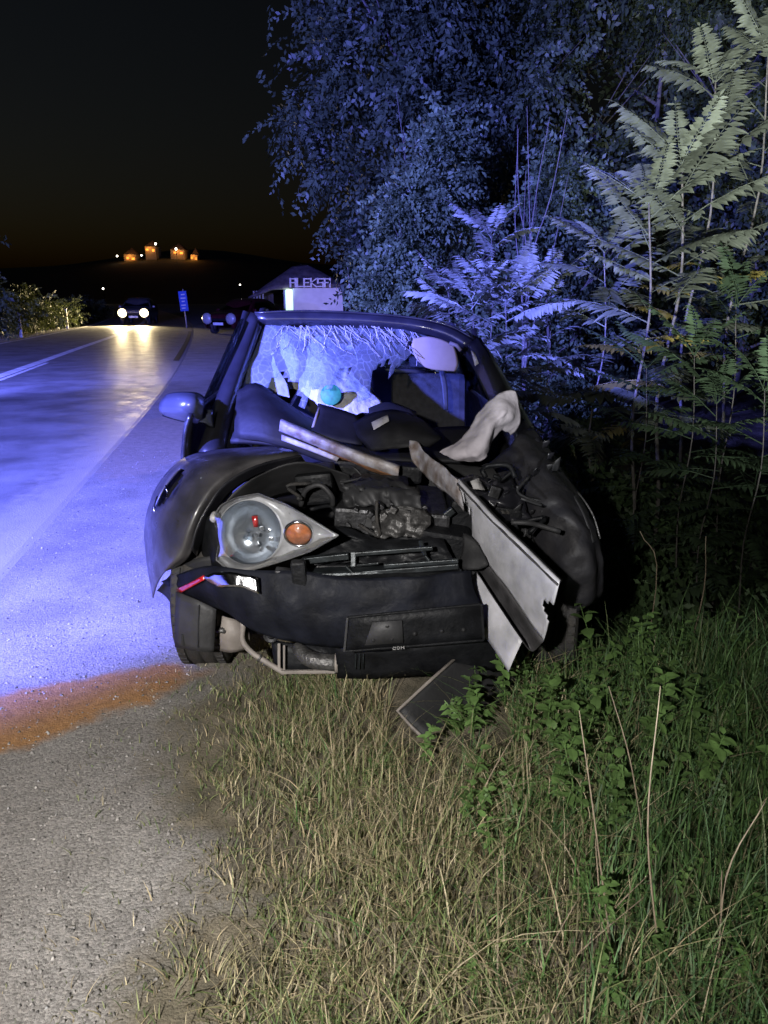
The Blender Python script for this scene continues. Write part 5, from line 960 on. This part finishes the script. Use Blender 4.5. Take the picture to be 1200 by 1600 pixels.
# ------------------------------------------------------------------ other vehicles
def small_car(name, label, loc, yaw, paint, lit=False):
    t = thing(name, label, 'car', (0, 0, 0))
    st = [(-2.0, .45, .62, .62, .70, .70), (-1.9, .25, .78, .80, .80, .74), (-1.1, .2, .90, .92, .84, .80), (-.75, .2, .94, .98, .85, .80), (-.1, .2, .95, 1.40, .86, .60), (.9, .2, .95, 1.44, .86, .60), (1.6, .22, .95, 1.30, .84, .58), (1.95, .3, .92, 1.0, .80, .70), (2.02, .45, .8, .82, .74, .70)]
    rows = []
    for y, z0, zb, zr, wb, wr in st:
        half = [(wb * .85, z0), (wb, (z0 + zb) / 2), (wb * .98, zb), ((wb * .96 + wr) / 2, (zb + zr) / 2), (wr, zr), (wr * .5, zr + .03), (0, zr + .04)]
        rows.append([Vector((-x, y, z)) for x, z in half] + [Vector((x, y, z)) for x, z in half[::-1][1:]])
    patch('body', rows, paint, t, k=3, thick=.02, world=True)
    patch('windscreen', [[Vector((x, -.80, 1.0)) for x in (-.74, 0, .74)], [Vector((x, -.17, 1.40)) for x in (-.60, 0, .60)]], M['darkglass'], t, k=3, thick=.01, world=True)
    for s in (-1, 1):
        patch('side_window', [[Vector((s * .87, y, 1.0)) for y in (-.5, .4, 1.5)], [Vector((s * .68, y, 1.36)) for y in (-.05, .5, 1.2)]], M['darkglass'], t, k=2, thick=.01, world=True)
        h = lathe('headlight', [(.0001, .08), (.15, .07), (.23, .02), (.24, -.05)], M['beam'] if lit else M['silver'], t, Matrix.Translation((s * .6, -1.99, .66)) @ Matrix.Rotation(R(90), 4, 'X'), 20)
        box('tail_light', (s * .66, 2.0, .82), (.2, .08, .2), M['red'], t, None, .02)
        box('side_mirror', (s * .95, -.55, 1.0), (.16, .1, .12), paint, t, None, .03)
        for y in (-1.25, 1.25):
            Mx = Matrix.Translation((s * .74, y, .3)) @ Matrix.Rotation(R(90), 4, 'Y'); wh = lathe('wheel', [(.0001, -.08), (.19, -.07), (.19, .07), (.0001, .08)], M['alu'], t, Mx, 20); lathe('tyre', [(.19, -.09), (.27, -.1), (.3, -.07), (.3, .07), (.27, .1), (.19, .09)], M['rubber'], wh, Mx, 24)
    box('number_plate', (0, -2.04, .45), (.5, .02, .11), M['white'], t); box('grille', (0, -2.02, .62), (.7, .04, .1), M['plastic'], t, None, .01)
    t.location = loc; t.rotation_euler = (0, 0, yaw); return t
M['beam'] = emit('lit_headlight', (1.0, .78, .42), 7)
M['darkred'] = mat('dark_red_paint', (.05, .008, .01), .25, 0, .3, 5, coat=.6); M['greypaint'] = mat('grey_car_paint', (.12, .12, .13), .3, .3, .2, 5, coat=.5)
oc = W(200, 490, 43.5)
small_car('oncoming_car', 'oncoming car with both yellow-white headlights lit on the far left lane', (oc.x, 45.5, .024), R(8), M['greypaint'], True)
for s in (-1, 1):
    spot('oncoming_headlamp', (oc.x + s * .62 + .25, 43.2, .68), (oc.x + s * .62 - 1.5, 20, .4), 2600, (1, .78, .42), 120, .9, .08)
pc = W(350, 505, 33)
small_car('parked_car', 'dark red car parked on the gravel lay-by below the kiosk', (-6.35, 34.6, 0.0), R(-22), M['darkred'])

# ------------------------------------------------------------------ road sign, marker posts, village lights
sg = thing('road_sign', 'blue rectangular road sign with white marks on a post at the lay-by', 'sign', (-10.35, 40, 0))
M['signblue'] = mat('sign_blue', (.02, .10, .55), .4, 0, .1, 5); sp_ = W(286, 478, 40)
tube('post', [(-10.35, 40, -.1), (-10.4, 40, 1.0), (-10.42, 40, 1.95)], .035, M['post'], sg)
pl = box('sign_panel', (-10.42, 39.94, 1.35), (.42, .04, 1.0), M['signblue'], sg, Matrix.Rotation(R(-4), 3, 'Y'), .01)
for z, w_ in ((1.68, .2), (1.5, .26), (1.34, .16), (1.15, .24), (1.0, .2)): box('sign_mark', (-10.42, 39.915, z), (w_, .012, .06), M['white'], pl, Matrix.Rotation(R(-4), 3, 'Y'))
for px_, y, lb in ((118, 31, 'white roadside marker post nearer the left picture edge'), (131, 40, 'white roadside marker post closer to the oncoming car')):
    x = float(road_c(y) - road_h(y)) - .5; t = thing('marker_post', lb, 'marker post', (x, y, 0), 'roadside marker posts'); box('post', (x, y, .45), (.11, .05, 1.0), M['white'], t, None, .01); box('reflector', (x, y - .03, .78), (.05, .015, .16), M['chrome'], t)
M['lit_orange'] = emit('lit_window_orange', (1, .30, .04), 2.2); M['lit_white'] = emit('street_lamp_bulb', (1, .9, .75), 9)
M['housewall'] = mat('house_wall', (.4, .36, .3), .9)
for i, (px_, py, wpx, hpx, lb) in enumerate(((203, 404, 16, 9, 'leftmost far house on the hill with an orange lit front'), (235, 391, 14, 8, 'far hill house with an orange lit front below the top lamp'), (277, 396, 18, 8, 'far hill house with a wide dim orange front'), (303, 403, 9, 7, 'rightmost far house on the hill with a small orange window'))):
    Y = 255; c = W(px_, py, Y); m1 = abs(W(px_ + wpx, py, Y).x - c.x); m2 = m1 * hpx / wpx; gzv = hill_z(c.x, Y + 3)
    t = thing('far_house', lb, 'house', (c.x, Y + 3, gzv), 'lit houses on the hill'); z0, z1 = min(gzv - 1, c.z - m2), c.z + m2 * .7
    box('wall', (c.x, Y + 3, (z0 + z1) / 2), (m1 * 1.2, 5.6, z1 - z0), M['housewall'], t)
    bmk = bmesh.new(); bmesh.ops.create_cone(bmk, cap_ends=True, segments=4, radius1=m1 * .95, radius2=.1, depth=2.2, matrix=Matrix.Translation((c.x, Y + 3, z1 + 1.1)) @ Matrix.Rotation(R(45), 4, 'Z')); me = bpy.data.meshes.new('roof'); bmk.to_mesh(me); bmk.free(); link('roof', me, M['thatch'], t)
    rh_ = random.Random(i)
    for j in range(2): box('lit_window', (c.x + (j - .5) * m1 * .6 + rh_.uniform(-.3, .3), Y + .17, c.z + rh_.uniform(-.3, .3)), (m1 * rh_.uniform(.15, .3), .12, m2 * rh_.uniform(.3, .5)), M['lit_orange'], t)
    hl_ = bpy.data.lights.new('house_lamp', 'POINT'); hl_.energy = 200; hl_.color = (1, .36, .06); hl_.shadow_soft_size = .2; ho = bpy.data.objects.new('house_lamp', hl_); COL.objects.link(ho); ho.location = (c.x + rh_.uniform(-.6, .6), Y - 1.2, c.z + m2 * .45)
for i, (px_, py, r_, lb) in enumerate(((183, 400, .3, 'white lamp left of the orange hill houses'), (221, 399, .26, 'small white lamp between the two left hill houses'), (243, 381, .36, 'topmost white lamp above the hill houses'), (275, 389, .36, 'bright white lamp over the wide orange house'), (161, 451, .22, 'lone white lamp low at the left above the oncoming car'), (375, 445, .18, 'tiny white lamp left of the kiosk roof'))):
    Y = 252 if py < 430 else 180; c = W(px_, py, Y); g = hill_z(c.x, Y); t = thing('street_lamp', lb, 'street lamp', (c.x, Y, g), 'distant street lamps')
    tube('lamp_post', [(c.x, Y + .3, min(g, c.z - 3)), (c.x, Y + .3, c.z - .3), (c.x, Y, c.z + r_ * .5)], .09, M['steel'], t, 6)
    lathe('lamp_head', [(.0001, r_), (r_ * .6, r_ * .8), (r_, 0), (r_ * .6, -r_ * .8), (.0001, -r_)], M['lit_white'], t, Matrix.Translation(c), 12)
